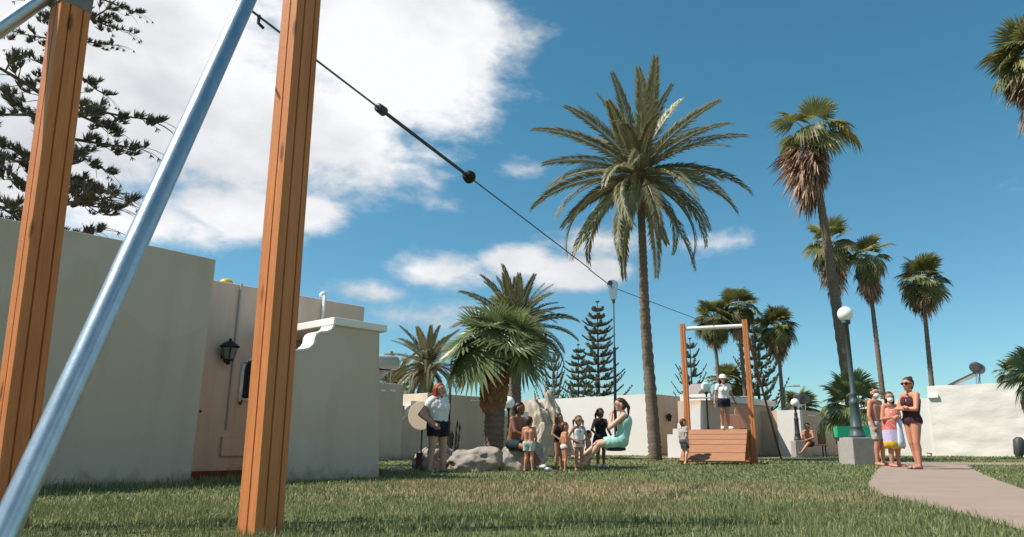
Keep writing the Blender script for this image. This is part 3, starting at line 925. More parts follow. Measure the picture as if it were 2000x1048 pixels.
seat_p = AT(1203, 874, 13.3)
tr = thing('zip_line_trolley', lift(trol, 0), 'grey cable trolley with hanging rope and black disc seat', 'cable trolley')
def housing(m):
    c = trol
    prof = [(-.07, .13), (.02, .14), (.10, .08), (.09, -.08), (.05, -.24), (-.03, -.25), (-.07, -.10), (-.10, .06)]
    sx = Vector((1, 0, 0)); 
    m.slab([c + sx * a + Vector((0, -.055, b_)) for a, b_ in prof], (0, .11, 0))
one(housing, 'housing', 'galv', tr, bevel=.015)
one(lambda m: m.tube([trol + Vector((-.055, -.065, .075)), trol + Vector((-.055, .065, .075))], .05, 14), 'wheel', 'steel_dark', tr)
one(lambda m: m.tube([trol + Vector((.01, 0, -.24)), trol + Vector((.01, 0, -.30))], .028, 8), 'shackle', 'steel_dark', tr)
rope_top = trol + Vector((.01, 0, -.28))
rope_mid = rope_top.lerp(seat_p, .32)
one(lambda m: m.tube([rope_top, rope_mid], .012, 8), 'rope', 'cable', tr)
one(lambda m: m.tube([rope_mid, seat_p], .027, 8), 'rope_sleeve', 'rope', tr)
one(lambda m: m.tube([seat_p + Vector((0, 0, -.05)), seat_p + Vector((0, 0, -.04)), seat_p + Vector((0, 0, 0)), seat_p + Vector((0, 0, .015))], [.10, .175, .18, .15], 20), 'seat', 'rubber', tr, True)

# ================================================================ ramp frame (far)
el_ = thing('launch_ramp', E0, 'far timber frame with white bar and plank ramp under the capped girl', 'play frame', 'timber frames carrying the cable')
def L(c, k, z): return E0 + CD * c + KD * k + Vector((0, 0, z))
HE = ZY(631, 18.7)
HWID = .79
timber_post(el_, L(-HWID, 0, -.05), L(-HWID - .04, 0, HE + .03), .13, .16)
timber_post(el_, L(HWID + .04, 0, -.05), L(HWID, 0, HE + .06), .13, .16)
one(lambda m: m.tube([L(-HWID, 0, bar_z), L(HWID, 0, bar_z)], .052, 14), 'crossbar', 'paintbar', el_, True)
zr = ZY(775, 18.7)
one(lambda m: m.tube([L(-HWID, .02, zr), L(HWID, .02, zr)], .022, 10), 'handrail', 'galv', el_, True)
one(lambda m: m.tube([L(HWID, -.1, HE - .08), lift(G(1526, 895.5), 0)], .034, 10), 'brace', 'trunk', el_, True)
one(lambda m: m.tube([L(-HWID - .05, -.1, HE - .15), lift(P(1341, 20.6), 0)], .034, 10), 'brace', 'steel_dark', el_, True)
ZD = ZY(836, 18.2) - .01
rt, rb_ = (.42, ZD), (1.75, .10)
RW0, RW1 = -.76, .72
fr = [0, .165, .335, .505, .755, 1.0]
for i in range(5):
    a, b_ = fr[i] + .006, fr[i + 1] - .006
    k0, z0 = rt[0] + (rb_[0] - rt[0]) * a, rt[1] + (rb_[1] - rt[1]) * a
    k1_, z1 = rt[0] + (rb_[0] - rt[0]) * b_, rt[1] + (rb_[1] - rt[1]) * b_
    nn = Vector((0, 0, 1)) * (rb_[0] - rt[0]) + KD * (rt[1] - rb_[1])
    nn = nn.normalized()
    w_ = (.004 if i == 4 else .0)
    o = one(lambda m: m.slab([L(RW0, k0, z0), L(RW1, k0, z0), L(RW1 + w_, k1_, z1), L(RW0 - w_, k1_, z1)], nn * -.042), 'plank', 'plank', el_, bevel=.006)
for j in range(7):
    kk = .40 - j * .155
    one(lambda m: m.obox(L(RW0, kk - .148, ZD - .045), CD * (RW1 - RW0), KD * .148, (0, 0, .042)), 'deck_board', 'plank', el_)
for c_ in (RW0 + .05, RW1 - .05):
    one(lambda m: m.slab([L(c_ - .04, .40, ZD - .05), L(c_ - .04, 1.72, .06), L(c_ - .04, 1.60, .0), L(c_ - .04, .26, ZD - .2)], CD * .06), 'stringer', 'timber', el_)
    one(lambda m: m.obox(L(c_ - .045, .30, -.03), CD * .09, KD * .09, (0, 0, ZD - .02)), 'leg', 'timber', el_)
    one(lambda m: m.obox(L(c_ - .045, -.62, -.03), CD * .09, KD * .09, (0, 0, ZD - .02)), 'leg', 'timber', el_)
one(lambda m: m.slab([L(RW1 - .02, .1, .05), L(RW1 - .02, .25, .05), L(RW1 - .02, -.55, ZD - .06), L(RW1 - .02, -.66, ZD - .06)], CD * .04), 'cross_brace', 'timber', el_)
for c_ in (-.62, .12):
    one(lambda m: m.obox(L(c_, 1.66, -.03), CD * .05, KD * .05, (0, 0, .10)), 'foot', 'plank', el_)

# ================================================================ play discs
def play_disc(loc, zc, rad, mat, label, tilt=0.0, base=(.085, .32), square=False, face=Vector((0, -1, 0)), aspect=1.0):
    t = thing('play_disc', loc, label, 'play board', 'round boards on poles')
    c = lift(Vector(loc), zc)
    f = face.normalized()
    s_ = Vector((-f.y, f.x, 0))
    upv = (Vector((0, 0, 1)) * math.cos(tilt) + s_ * math.sin(tilt))
    s2_ = (s_ * math.cos(tilt) - Vector((0, 0, 1)) * math.sin(tilt))
    pts = []
    for i in range(40):
        a = 2 * math.pi * i / 40
        ca, sa = math.cos(a), math.sin(a)
        if square:
            e = .45
            ca = math.copysign(abs(ca) ** e, ca); sa = math.copysign(abs(sa) ** e, sa)
        pts.append(c + s2_ * ca * rad + upv * sa * rad * aspect)
    one(lambda m: m.slab([p + f * .02 for p in pts], -f * .04), 'board', mat, t, bevel=.008)
    one(lambda m: m.tube([lift(Vector(loc), 0) - f * .04, c - f * .04], .016, 8), 'pole', 'steel_dark', t)
    if base: one(lambda m: m.tube([Vector(loc) - f * .04, lift(Vector(loc), base[1]) - f * .04], base[0], 14), 'base', 'rust', t)
    return t
play_disc(G(819, 918), ZY(806, 12.6), .265, 'cream_disc', 'cream round board on a pole in a brown block beside the red-haired woman', .2, face=Vector((-.25, -1, 0)))
play_disc(P(1460, 21.5), ZY(813, 21.5), .285, 'salmon', 'taller salmon rounded board standing behind the right ramp post', -.08, None, True, aspect=1.12)
play_disc(P(1431, 20.9), ZY(826, 20.9), .275, 'salmon', 'lower salmon rounded board standing behind the ramp deck', .1, None, True, aspect=.95)

# ================================================================ lamps
def globe_lamp(loc, ztop, label, plinth=None, rg=.18, mat='lamp_black', thick=1.0, zb=0.0):
    t = thing('globe_lamp', loc, label, 'lamp post', 'white globe lamps')
    z = Vector(loc).z
    def at_(h): return Vector((loc[0], loc[1], z + h))
    z0 = 0.0
    if plinth:
        w_, h_ = plinth
        one(lambda m: m.cbox(at_(h_ / 2 - .03), w_ / 2, w_ / 2, h_ / 2 + .03, rz=.12), 'plinth', 'concrete', t, bevel=.015)
        z0 = h_
    zt = ztop - rg * 2
    k = thick
    ring = [(0, .15), (.06, .15), (.07, .13), (.16, .125), (.20, .105), (.22, .115), (.26, .115), (.28, .10), (.75, .085), (.78, .095), (.84, .095), (.86, .075), (.95, .06), (.98, .07), (1.02, .07), (1.06, .048)]
    pts = [at_(z0 + h) for h, _ in ring] + [at_(zt - .08), at_(zt - .06), at_(zt + .02)]
    one(lambda m: m.tube(pts, [r_ * k for _, r_ in ring] + [.04 * k, .075 * k, .085 * k], 16), 'pole', mat, t, True)
    one(lambda m: m.ball(at_(zt + rg), rg, 24, 16), 'globe', 'globe', t, True)
    return t
lq_ = G(1680, 907)
globe_lamp(lq_, ZY(599, lq_.y + .1), 'large globe lamp on a dark green post and concrete plinth beside the path', (.60, .62), .185, 'lamp_green', 1.25)
globe_lamp(P(1386, 24.0), ZY(745, 24), 'globe lamp behind the ramp, left of the capped girl', None, .165, 'lamp_black', .7)
globe_lamp(P(1561, 28.3), ZY(777, 28.3), 'globe lamp with grey plinth at left end of the far bench', (.42, .62), .16, 'lamp_black', .95)
globe_lamp(P(992, 20.5), ZY(773, 20.5), 'globe lamp behind the boulders, right of the fan palm trunk', None, .165, 'lamp_black', .7)
pl_ = thing('garden_post', P(875, 15.8), 'thin dark post between the red-haired woman and the fan palm', 'post')
one(lambda m: m.tube([P(875, 15.8), P(875, 15.8, .5), P(875, 15.8, .55), lift(P(875, 15.8), ZY(700, 15.8))], [.045, .045, .03, .026], 8), 'pole', 'lamp_black', pl_, True)
sl = thing('street_lamp', P(1541, 60), 'thin distant street lamp with sideways arm above the far bungalow', 'street lamp')
slz = ZY(755, 60)
one(lambda m: m.tube([P(1541, 60), lift(P(1541, 60), slz), lift(P(1541, 60), slz + .02) + Vector((.8, 0, .1))], [.1, .06, .04], 6), 'pole', 'lamp_green', sl)
one(lambda m: m.cbox(lift(P(1541, 60), slz + .05) + Vector((1.0, 0, .06)), .3, .12, .07), 'lamp_head', 'tank', sl)

# ================================================================ boulders
def boulder(c, rx, ry, rz_, label, mat='rock', seed=0, lean=0.0, name='boulder', rough=.22, sharp=1.0, cat='boulder', rot=0.0):
    import bmesh
    bm = bmesh.new()
    bmesh.ops.create_icosphere(bm, subdivisions=5, radius=1)
    for v in bm.verts:
        p = v.co.copy()
        a = Vector((seed * 3.7, seed * 1.3, seed * 2.1))
        d = mnoise.fractal(p * 1.1 + a, .8, 2.0, 5) * rough + (mnoise.voronoi(p * 1.5 + a)[0][0] - .35) * rough * 1.3 * sharp
        d += mnoise.fractal(p * 5 + a, .7, 2.1, 3) * .035
        p *= 1 + d
        v.co = p
    ca, sa = math.cos(rot), math.sin(rot)
    zmin = -0.62
    for v in bm.verts:
        x_, y_, z_ = v.co
        z_ = max(z_, zmin) 
        h = (z_ - zmin) / 1.6
        x2, z2 = x_ * rx + lean * h, (z_ - zmin) * rz_ / 1.62
        y2 = y_ * ry
        v.co = (x2 * ca - y2 * sa, x2 * sa + y2 * ca, z2 - .03)
    me = bpy.data.meshes.new(name)
    bm.to_mesh(me); bm.free()
    me.materials.append(M[mat])
    for p in me.polygons: p.use_smooth = True
    o = new_obj(name, me)
    o.location = (c.x, c.y, 0)
    return tag(o, label, cat, 'boulders on the lawn')
boulder(P(929, 13.5), .46, .36, .44, 'wide pale cracked boulder in front of the fan palm trunk', seed=1)
boulder(P(1010, 13.55), .34, .30, .50, 'rounded grey boulder the dark-haired teenager sits on', seed=4, rough=.13)
boulder(P(848, 13.7), .36, .26, .47, 'grey boulder behind the legs of the red-haired woman', seed=7, rough=.18)
boulder(P(1036, 15.5), .32, .3, .55, 'tan boulder just behind the seated teenager', 'rock_tan', seed=9)
boulder(P(1054, 22.0), .26, .22, 1.05, 'narrow standing stone pointing up right of the seated teenager', 'rock_tan', seed=12, name='standing_stone', lean=.05, cat='rock')
boulder(P(1066, 29.2), .44, .40, 2.15, 'tall tan limestone slab leaning at left end of the white wall', 'rock_tan', seed=15, lean=-.35, rough=.30, name='leaning_slab', cat='rock')
boulder(P(1104, 29.6), .36, .40, 2.35, 'pale limestone slab sloping down against the long white wall', 'rock_tan', seed=21, lean=-.65, rough=.32, name='leaning_slab', cat='rock')
for i, (x, D, r_) in enumerate(((760, 13.3, .07), (775, 13.5, .09), (787, 13.3, .07), (797, 13.6, .06))):
    boulder(P(x, D), r_ * 1.5, r_, r_ * 1.1, ['small stone furthest left of the row on the shaded grass', 'largest small stone of the row on the shaded grass', 'small stone just right of the largest one in the row', 'smallest stone, nearest the brown block of the cream board'][i], 'rock_tan', seed=30 + i, name='stone', cat='stone')['group'] = 'small stones on the grass'

# bits on the ground
spk = thing('sprinkler', G(1822, 889.5), 'low dark sprinkler on the grass before the rough white wall', 'sprinkler')
g_ = G(1822, 889.5)
one(lambda m: (m.tube([g_, lift(g_, .10)], .02, 6), m.tube([lift(g_, .10), lift(g_, .13) + Vector((.55, 0, .03))], .018, 6), m.tube([lift(g_, .10), lift(g_, .11) - Vector((.25, 0, -.02))], .02, 6)), 'pipe', 'lamp_black', spk)
bo = thing('bollard', P(1990, 27.5), 'dark blurred low bollard at right edge before rough wall', 'bollard')
one(lambda m: (m.tube([P(1990, 27.5), P(1990, 27.5, .15), P(1990, 27.5, .62), P(1990, 27.5, .74)], [.10, .17, .20, .09], 12),), 'body', 'tank_dark', bo, True)
bx = thing('crate', P(1668, 18.6, .5), 'bright green plastic crate behind the large lamp post', 'crate')
for s_ in (-1, 1):
    one(lambda m: m.cbox(P(1668, 18.6 + s_ * .2, .78), .42, .012, .13), 'side', 'green_plastic', bx)
    one(lambda m: m.cbox(P(1668, 18.6, .78) + Vector((s_ * .42, 0, 0)), .012, .21, .13), 'end', 'green_plastic', bx)
one(lambda m: m.cbox(P(1668, 18.6, .655), .42, .21, .01), 'bottom', 'green_plastic', bx)
stp = thing('planter_block', P(1668, 18.6), 'grey block under the green crate behind the lamp', 'block')
one(lambda m: m.cbox(P(1668, 18.6, .32), .32, .22, .322), 'block', 'concrete', stp, bevel=.01)
# bench
bc = P(1583, 28.5)
be = thing('bench', bc, 'dark bench against the far bungalow with person sitting', 'bench')
for i in range(3):
    one(lambda m: m.cbox(bc + Vector((0, -.16 + i * .15, .44)), .62, .065, .02, rz=-.3), 'slat', 'rust', be)
for s_ in (-.5, .5):
    for q in (-.15, .15):
        one(lambda m: m.tube([bc + Vector((s_, q - s_ * .3, 0)), bc + Vector((s_, q - s_ * .3, .43))], .025, 6), 'leg', 'iron', be)

# ================================================================ palms
def trunk_mesh(pts, rad, lump=.05, seed=0, n=14, rings=110):
    P_ = catmull([Vector(p) for p in pts], max(2, rings // max(1, len(pts) - 1)))
    m = MB()
    k = len(P_)
    tt = np.linspace(0, 1, k)
    rr = np.interp(tt, np.linspace(0, 1, len(rad)), rad)
    rad2 = []
    for i in range(k):
        rad2.append(float(rr[i]) * (1 + lump * (1 if i % 2 else -1) * .5 + lump * mnoise.noise(Vector((seed, i * .7, 0)))))
    m.tube(P_, rad2, n)
    return m

def frond_mesh(L_, droop, up, nl=72, leaf=.42, seed=0):
    """pinnate frond, rachis from the origin along +X bending down"""
    r0 = random.Random(seed)
    m = MB()
    pts, a = [Vector((0, 0, 0))], 0.0
    N = 16
    for i in range(N):
        s = (i + .5) / N
        a = -droop * s ** 1.6
        pts.append(pts[-1] + Vector((math.cos(a), .03 * math.sin(seed + s * 3), math.sin(a))) * (L_ / N))
    m.tube(pts, [L_ * .011 * (1 - .85 * i / N) + .004 for i in range(N + 1)], 4, 1)
    for i in range(nl):
        s = .10 + .89 * i / (nl - 1)
        f = s * N
        j = min(int(f), N - 1)
        p = pts[j].lerp(pts[j + 1], f - j)
        d = (pts[j + 1] - pts[j]).normalized()
        upv = Vector((-d.z, 0, d.x))
        ln = leaf * (math.sin(math.pi * min(1, .22 + s * .70)) ** .7) * r0.uniform(.85, 1.1)
        for sd_ in (-1, 1):
            fw = 1.0 + .75 * s + r0.uniform(-.12, .12)
            lf = (d * fw + Vector((0, sd_, 0)) * (1.0 - .35 * s) + upv * (up + r0.uniform(-.22, .18))).normalized()
            wv = lf.cross(upv).normalized() * (ln * .045 + .008)
            q = p + lf * ln * .5 + upv * .02
            tip = p + lf * ln + Vector((0, 0, -ln * r0.uniform(.08, .28)))
            m.add([p, q + wv, tip, q - wv], [(0, 1, 2, 3)], 0)
    return m
def fan_mesh(Rr, petiole, spread=1.9, n=28, droop=.25, seed=0, fold=.0, split=.55, tipdroop=.15, tilt=0.0):
    r0 = random.Random(seed)
    m = MB()
    hub = Vector((petiole, 0, -petiole * .06))
    m.tube([(0, 0, 0), (petiole * .5, 0, .0), hub], [.022 * Rr + .006, .014 * Rr + .005, .012 * Rr + .004], 4, 1)
    ct, st = math.cos(tilt), math.sin(tilt)
    for i in range(n):
        a0 = -spread + 2 * spread * i / n
        a1_ = -spread + 2 * spread * (i + 1) / n
        am = (a0 + a1_) / 2
        ln = Rr * (1 - .25 * (abs(am) / spread) ** 2) * r0.uniform(.88, 1.06)
        def pt(a, r_, dz=0.0, sag=0.0):
            x_, y_ = math.cos(a) * r_, math.sin(a) * r_
            z_ = -droop * (r_ / Rr) ** 2 * Rr * .5 + abs(math.sin(a)) * fold * r_ + dz
            return hub + Vector((x_ * ct + z_ * st, y_, z_ * ct - x_ * st - sag))
        sp_ = split * r0.uniform(.85, 1.15)
        ridge = .055 * Rr * sp_
        am2 = am + r0.uniform(-.04, .04)
        w_ = (a1_ - a0) * .34
        k2 = sp_ + (1 - sp_) * .55
        tip = pt(am2, ln, 0, tipdroop * Rr * r0.uniform(.3, 1.6))
        m.add([hub, pt(a0, ln * sp_), pt(am, ln * sp_ * 1.08, ridge), pt(a1_, ln * sp_), pt(am2 - w_, ln * k2, 0, tipdroop * Rr * .15), pt(am2 + w_, ln * k2, 0, tipdroop * Rr * .15), tip],
              [(0, 1, 2), (0, 2, 3), (1, 4, 2), (2, 5, 3), (2, 4, 6, 5)], 0)
    return m
def dead_mesh(Rr, seed=0):
    """withered fan leaf, hanging: a folded bunch of strips along +X"""
    r0 = random.Random(seed)
    m = MB()
    hub = Vector((Rr * .45, 0, 0))
    m.tube([(0, 0, 0), (Rr * .25, 0, .04 * Rr), hub], [.02 * Rr, .014 * Rr, .012 * Rr], 4, 0)
    for i in range(26):
        a = r0.uniform(-.75, .75)
        ln = Rr * r0.uniform(.55, 1.05)
        y_, z_ = math.sin(a) * ln * .42, r0.uniform(-.14, .14) * Rr
        q = hub + Vector((ln * .5, y_ * .8, z_ * 1.1))
        tip = hub + Vector((ln * math.cos(a * .6), y_ * r0.uniform(.5, 1.3), z_ + r0.uniform(-.1, .1) * Rr))
        w_ = .026 * Rr * r0.uniform(.5, 1.5)
        wy = Vector((0, w_ * r0.uniform(.3, 1), w_ * r0.uniform(-.8, .8)))
        m.add([hub - wy * .3, hub + wy * .3, q + wy, tip, q - wy], [(0, 1, 2, 4), (4, 2, 3)], 0)
    return m
def orient(p, azi, ele, roll=0.0, s=1.0):
    d = Vector((math.cos(azi) * math.cos(ele), math.sin(azi) * math.cos(ele), math.sin(ele)))
    up = Vector((-math.cos(azi) * math.sin(ele), -math.sin(azi) * math.sin(ele), math.cos(ele)))
    y = up.cross(d)
    m3 = Matrix((d, y, up)).transposed()
    m3 = m3 @ Matrix.Rotation(roll, 3, 'X')
    return Matrix.Translation(p) @ m3.to_4x4() @ Matrix.Scale(s, 4)
def put(name, me, parent, mtx):
    o = new_obj(name, me, parent)
    o.matrix_local = Matrix.Translation(-origin(parent)) @ mtx
    return o
GA = 2.39996
FR = {}
def frond_set(Lr, leaf, key, mats=('date', 'rachis')):
    if key not in FR:
        FR[key] = [frond_mesh(Lr, dr, up, seed=i, leaf=leaf).mesh('frond', mats) for i, (dr, up) in enumerate(((.35, .5), (.55, .45), (.8, .4), (1.05, .35), (1.25, .3), (1.5, .25), (1.0, .5), (.7, .3)))]
    return FR[key]
def date_palm(base, top, rad, Lr, leaf, nf, label, key, boot=True, group='date palms', seed=1, emax=84, emin=-55):
    r0 = random.Random(seed)
    base, top = Vector(base), Vector(top)
    t = thing('date_palm', base, label, 'palm tree', group)
    mid = base.lerp(top, .5) + (top - base).length * .012 * Vector((r0.uniform(-1, 1), 0, 0))
    trunk_mesh([base - Vector((0, 0, .1)), base.lerp(top, .06), mid, base.lerp(top, .8), top], [rad[0] * 1.18, rad[0], (rad[0] + rad[1]) / 2, rad[1], rad[1]], .13, seed).build('trunk', 'trunk', t, True)
    ax = (top - mid).normalized()
    if boot:
        bt = MB()
        bh = boot * Lr
        bt.tube([top - ax * bh * .9, top - ax * bh * .55, top - ax * bh * .1, top + ax * bh * .25, top + ax * bh * .45], [rad[1] * 1.05, rad[1] * 1.75, rad[1] * 2.05, rad[1] * 1.7, rad[1] * .6], 12)
        for i in range(130):
            a, h = i * GA, r0.uniform(-.85, .3)
            rr_ = rad[1] * np.interp(h, [-.9, -.55, -.1, .3], [1.0, 1.7, 2.0, 1.6])
            p = top + ax * bh * h + Vector((math.cos(a) * rr_, math.sin(a) * rr_, 0))
            o_ = Vector((math.cos(a), math.sin(a), 1.5)).normalized()
            bt.cone(p - o_ * .05, p + o_ * r0.uniform(.06, .16), .05, .018, 5)
        bt.build('leaf_boots', 'boot', t)
    F = frond_set(Lr, leaf, key)
    for i in range(nf):
        u_ = (i + .5) / nf
        e = R(emax) * (1 - u_) ** 1.0 + R(emin) * u_
        e = R(emax + (emin - emax) * u_ ** .85 + r0.uniform(-7, 7))
        k = 0 if u_ < .15 else 1 if u_ < .3 else r0.choice((2, 7)) if u_ < .5 else r0.choice((3, 6)) if u_ < .75 else r0.choice((4, 5))
        if e < R(-25): k = r0.choice((1, 2, 7))
        p = top + ax * (.18 * Lr * .3) + ax * (boot or .1) * Lr * (.25 - .5 * u_)
        put('frond', F[k], t, orient(p, i * GA + r0.uniform(-.25, .25), e, r0.uniform(-.5, .5), r0.uniform(.86, 1.08) * (1 if u_ > .1 else .85)))
    return t
def fan_palm(base, top, rad, Rr, nl, label, key, mats, name='fan_palm', ndead=0, skirt=1.0, yellow=0, seed=1, group=None, emin=-50, lean=None, petiole=.8, spread=1.9, bend=0.0, emax=85, dead_scale=1.0, bias=None, split=.58, topscale=1.0, tilt=.5, stiff=1.0, dead0=-48):
    r0 = random.Random(seed)
    base, top = Vector(base), Vector(top)
    t = thing(name, base, label, 'palm tree', group)
    mid = base.lerp(top, .5) + Vector((bend, 0, 0))
    trunk_mesh([base - Vector((0, 0, .1)), base.lerp(top, .06) + Vector((bend * .15, 0, 0)), mid, base.lerp(top, .8) + Vector((bend * .6, 0, 0)), top], [rad[0] * 1.2, rad[0], (rad[0] + rad[1]) / 2, rad[1], rad[1]], .10, seed).build('trunk', 'trunk', t, True)
    ax = (top - base.lerp(top, .8)).normalized()
    kk = (key, round(Rr, 2))
    if kk not in FR:
        FR[kk] = [fan_mesh(Rr, petiole * Rr, spread, 28, dr * stiff, i, fo, split, td * stiff, tl * tilt).mesh('leaf', mats) for i, (dr, fo, td, tl) in enumerate(((.2, .1, .12, .35), (.5, .0, .2, 1), (.9, -.05, .3, 1.3), (.4, .25, .2, .8)))]
        FR[kk + ('y',)] = [fan_mesh(Rr, petiole * Rr, spread, 28, .5, 9, 0, .7, .25, .9).mesh('leaf', ('wash_y', 'wash_y'))]
        FR[kk + ('d',)] = [dead_mesh(Rr * 1.15, i).mesh('dead_leaf', ('dead',)) for i in range(4)]
    for i in range(nl):
        u_ = (i + .5) / nl
        e = R(emax + (emin - emax) * u_ ** .9 + r0.uniform(-9, 9))
        azi = i * GA + r0.uniform(-.3, .3)
        k = 0 if u_ < .3 else r0.choice((1, 3)) if u_ < .6 else r0.choice((1, 2))
        put('leaf', FR[kk][k], t, orient(top + ax * Rr * (.12 - .3 * u_), azi, e, r0.uniform(-.5, .5), r0.uniform(.85, 1.1) * (topscale + (1 - topscale) * min(1, u_ * 1.8))))
    for i in range(yellow):
        o = put('leaf', FR[kk + ('y',)][0], t, orient(top + Vector((.30, -.35, -.12)) * Rr, (-.45 + i * 2.4), R(8 - 14 * i), .1, 1.1))
        o['label'] = 'yellowing leaf'
    for i in range(ndead):
        u_ = i / max(1, ndead - 1)
        e = R(dead0 + (-86 - dead0) * u_ ** .6 + r0.uniform(-8, 8))
        azi = i * GA + r0.uniform(-.3, .3)
        sc_ = r0.uniform(.7, 1.1) * dead_scale
        off = Vector((0, 0, 0))
        if bias is not None:
            k = .5 + .5 * math.cos(azi - bias)
            sc_ *= .55 + .6 * k
        put('dead_leaf', r0.choice(FR[kk + ('d',)]), t, orient(top - ax * Rr * (.15 + skirt * u_ * .75) + Vector((math.cos(azi), math.sin(azi), 0)) * rad[1] * .9, azi, e, r0.uniform(-.6, .6), sc_))
    return t

# tall date palm
DP = 22.6
b_ = P(1280, DP)
tp = AT(1248, 352, DP)
date_palm(b_, tp, (.20, .125), 3.7, .58, 64, 'tall date palm with feathery drooping crown in the middle of the lawn', 'tall', .19, seed=3, emax=80, emin=-38)
# date palm behind the fan palm, and two small ones further left
date_palm(P(1004, 25), AT(1006, 650, 25), (.24, .2), 2.2, .42, 58, 'shorter date palm rising directly behind the fan palm', 'mid', .12, seed=5, emax=86, emin=-8)
date_palm(P(832, 31), AT(836, 716, 31), (.25, .22), 2.0, .42, 44, 'date palm with pale trunk left behind the fan palm', 'small', .1, seed=8, emax=80, emin=-50)
date_palm(P(770, 34), AT(768, 756, 34), (.25, .22), 2.0, .42, 34, 'low date palm showing only frond tips behind the water heater', 'small', .1, seed=9, emax=80, emin=-20)
# fan palm by the boulders
FPD = 14.6
fp = fan_palm(P(962, FPD), AT(972, 686, FPD), (.205, .19), .74, 18, 'broad fan palm with orange leaf boots standing behind the boulders', 'fan', ('fan', 'rachis'), seed=4, emin=-8, emax=70, petiole=1.0, spread=2.5, ndead=0, split=.38, topscale=.85, tilt=.9, stiff=.25)
hero = [fan_mesh(.82, .72, 2.7, 36, .06, 40 + i, .04, .36, .03, 1.25).mesh('leaf', ('fan', 'rachis')) for i in range(2)]
for i, (azd, eld, s_) in enumerate(((-80, 30, 1.0), (-140, 2, .95), (-38, 4, .95), (-160, 22, 1.05), (-20, 24, 1.05), (-178, -6, .95), (-2, -6, .95), (-50, 48, .9), (-132, 46, .9), (-112, 8, .78), (-66, 2, .72))):
    put('leaf', hero[i % 2], fp, orient(AT(972, 686, FPD), R(azd), R(eld), .15 * (i % 3 - 1), s_))
fb, ft = AT(962, 800, FPD), AT(971, 705, FPD)
def boots(m):
    ax = (ft - fb)
    m.tube([fb - ax * .06, fb + ax * .1, fb + ax * .4, ft], [.20, .225, .245, .18], 14)
    r0 = random.Random(2)
    for i in range(190):
        a = i * GA
        h = (i % 95) / 95 * .98
        rr_ = float(np.interp(h, [0, .1, .4, 1], [.19, .215, .235, .18]))
        o_ = Vector((math.cos(a), math.sin(a), 0))
        p = fb + ax * h + o_ * rr_
        d = (o_ * .55 + Vector((0, 0, 1))).normalized()
        sdv = Vector((-math.sin(a), math.cos(a), 0))
        k = r0.uniform(.8, 1.4)
        m.add([p - sdv * .05 * k - d * .05, p + sdv * .05 * k - d * .05, p + sdv * .028 * k + d * .09 * k, p - sdv * .028 * k + d * .09 * k, p + o_ * .02 - d * .07, p + o_ * .045 + d * .05], [(0, 4, 5, 3), (4, 1, 2, 5), (3, 5, 2)])
one(boots, 'leaf_boots', 'boot', fp)
# washingtonias
WM = ('wash', 'rachis')
WD = 23.5
fan_palm(P(1680, WD), AT(1582, 262, WD), (.21, .125), .90, 11, 'tallest washingtonia palm with heavy brown skirt behind the large lamp', 'washA', WM, 'washingtonia_palm', 76, 1.7, 1, 11, 'washingtonia palms', -6, bend=.0, petiole=.75, dead_scale=1.25, bias=math.pi * .93, tilt=.5, dead0=-28, emax=72)
fan_palm(P(1668, 40), AT(1622, 478, 40), (.17, .12), 1.05, 20, 'washingtonia palm half hidden by the tallest trunk', 'washB', WM, 'washingtonia_palm', 34, 1.9, 0, 12, 'washingtonia palms', -45, petiole=.7)
fan_palm(P(1738, 40), AT(1693, 505, 40), (.16, .11), .95, 16, 'thin washingtonia palm with ragged brown crown right of the tallest one', 'washB', WM, 'washingtonia_palm', 44, 1.9, 0, 13, 'washingtonia palms', -30, petiole=.7)
fan_palm(P(1833, 40), AT(1800, 548, 40), (.15, .11), 1.0, 28, 'washingtonia palm with full green crown above the low garden wall', 'washB', WM, 'washingtonia_palm', 26, .9, 0, 14, 'washingtonia palms', -45, petiole=.7)
fan_palm(P(1537, 45), AT(1517, 638, 45), (.14, .10), .92, 34, 'washingtonia palm right of the ramp frame with slim curved trunk', 'washC', WM, 'washingtonia_palm', 34, 1.3, 0, 15, 'washingtonia palms', -45, petiole=.7)
fan_palm(P(1465, 45), AT(1441, 600, 45), (.14, .10), .92, 30, 'washingtonia palm whose crown tops the right end of the white bar', 'washC', WM, 'washingtonia_palm', 34, 1.4, 1, 16, 'washingtonia palms', -45, petiole=.7)
fan_palm(P(1416, 45), AT(1393, 624, 45), (.14, .10), .92, 34, 'washingtonia palm with crown behind the left of the white bar', 'washC', WM, 'washingtonia_palm', 22, .8, 0, 17, 'washingtonia palms', -45, petiole=.7)
fan_palm(P(2172, 19.5), AT(2020, 112, 19.5), (.25, .17), .92, 30, 'washingtonia palm cut by the top right edge of the view', 'washA', WM, 'washingtonia_palm', 60, 1.8, 0, 18, 'washingtonia palms', -40, petiole=.62)
fan_palm(P(1978, 60), AT(1978, 728, 60), (.25, .2), .95, 34, 'small distant fan palm above the right end of the rough wall', 'washD', WM, 'washingtonia_palm', 10, .6, 0, 19, 'washingtonia palms', -50, petiole=.7)
fan_palm(P(1425, 50), AT(1420, 746, 50), (.25, .2), .95, 30, 'low distant palm right of the globe behind the ramp', 'washD', WM, 'washingtonia_palm', 10, .6, 0, 23, 'washingtonia palms', -40, petiole=.7)
fan_palm(P(1560, 48), AT(1562, 800, 48), (.25, .2), .9, 24, 'low distant palm behind the bench lamp globe', 'washD', WM, 'washingtonia_palm', 6, .6, 0, 24, 'washingtonia palms', -30, petiole=.7)
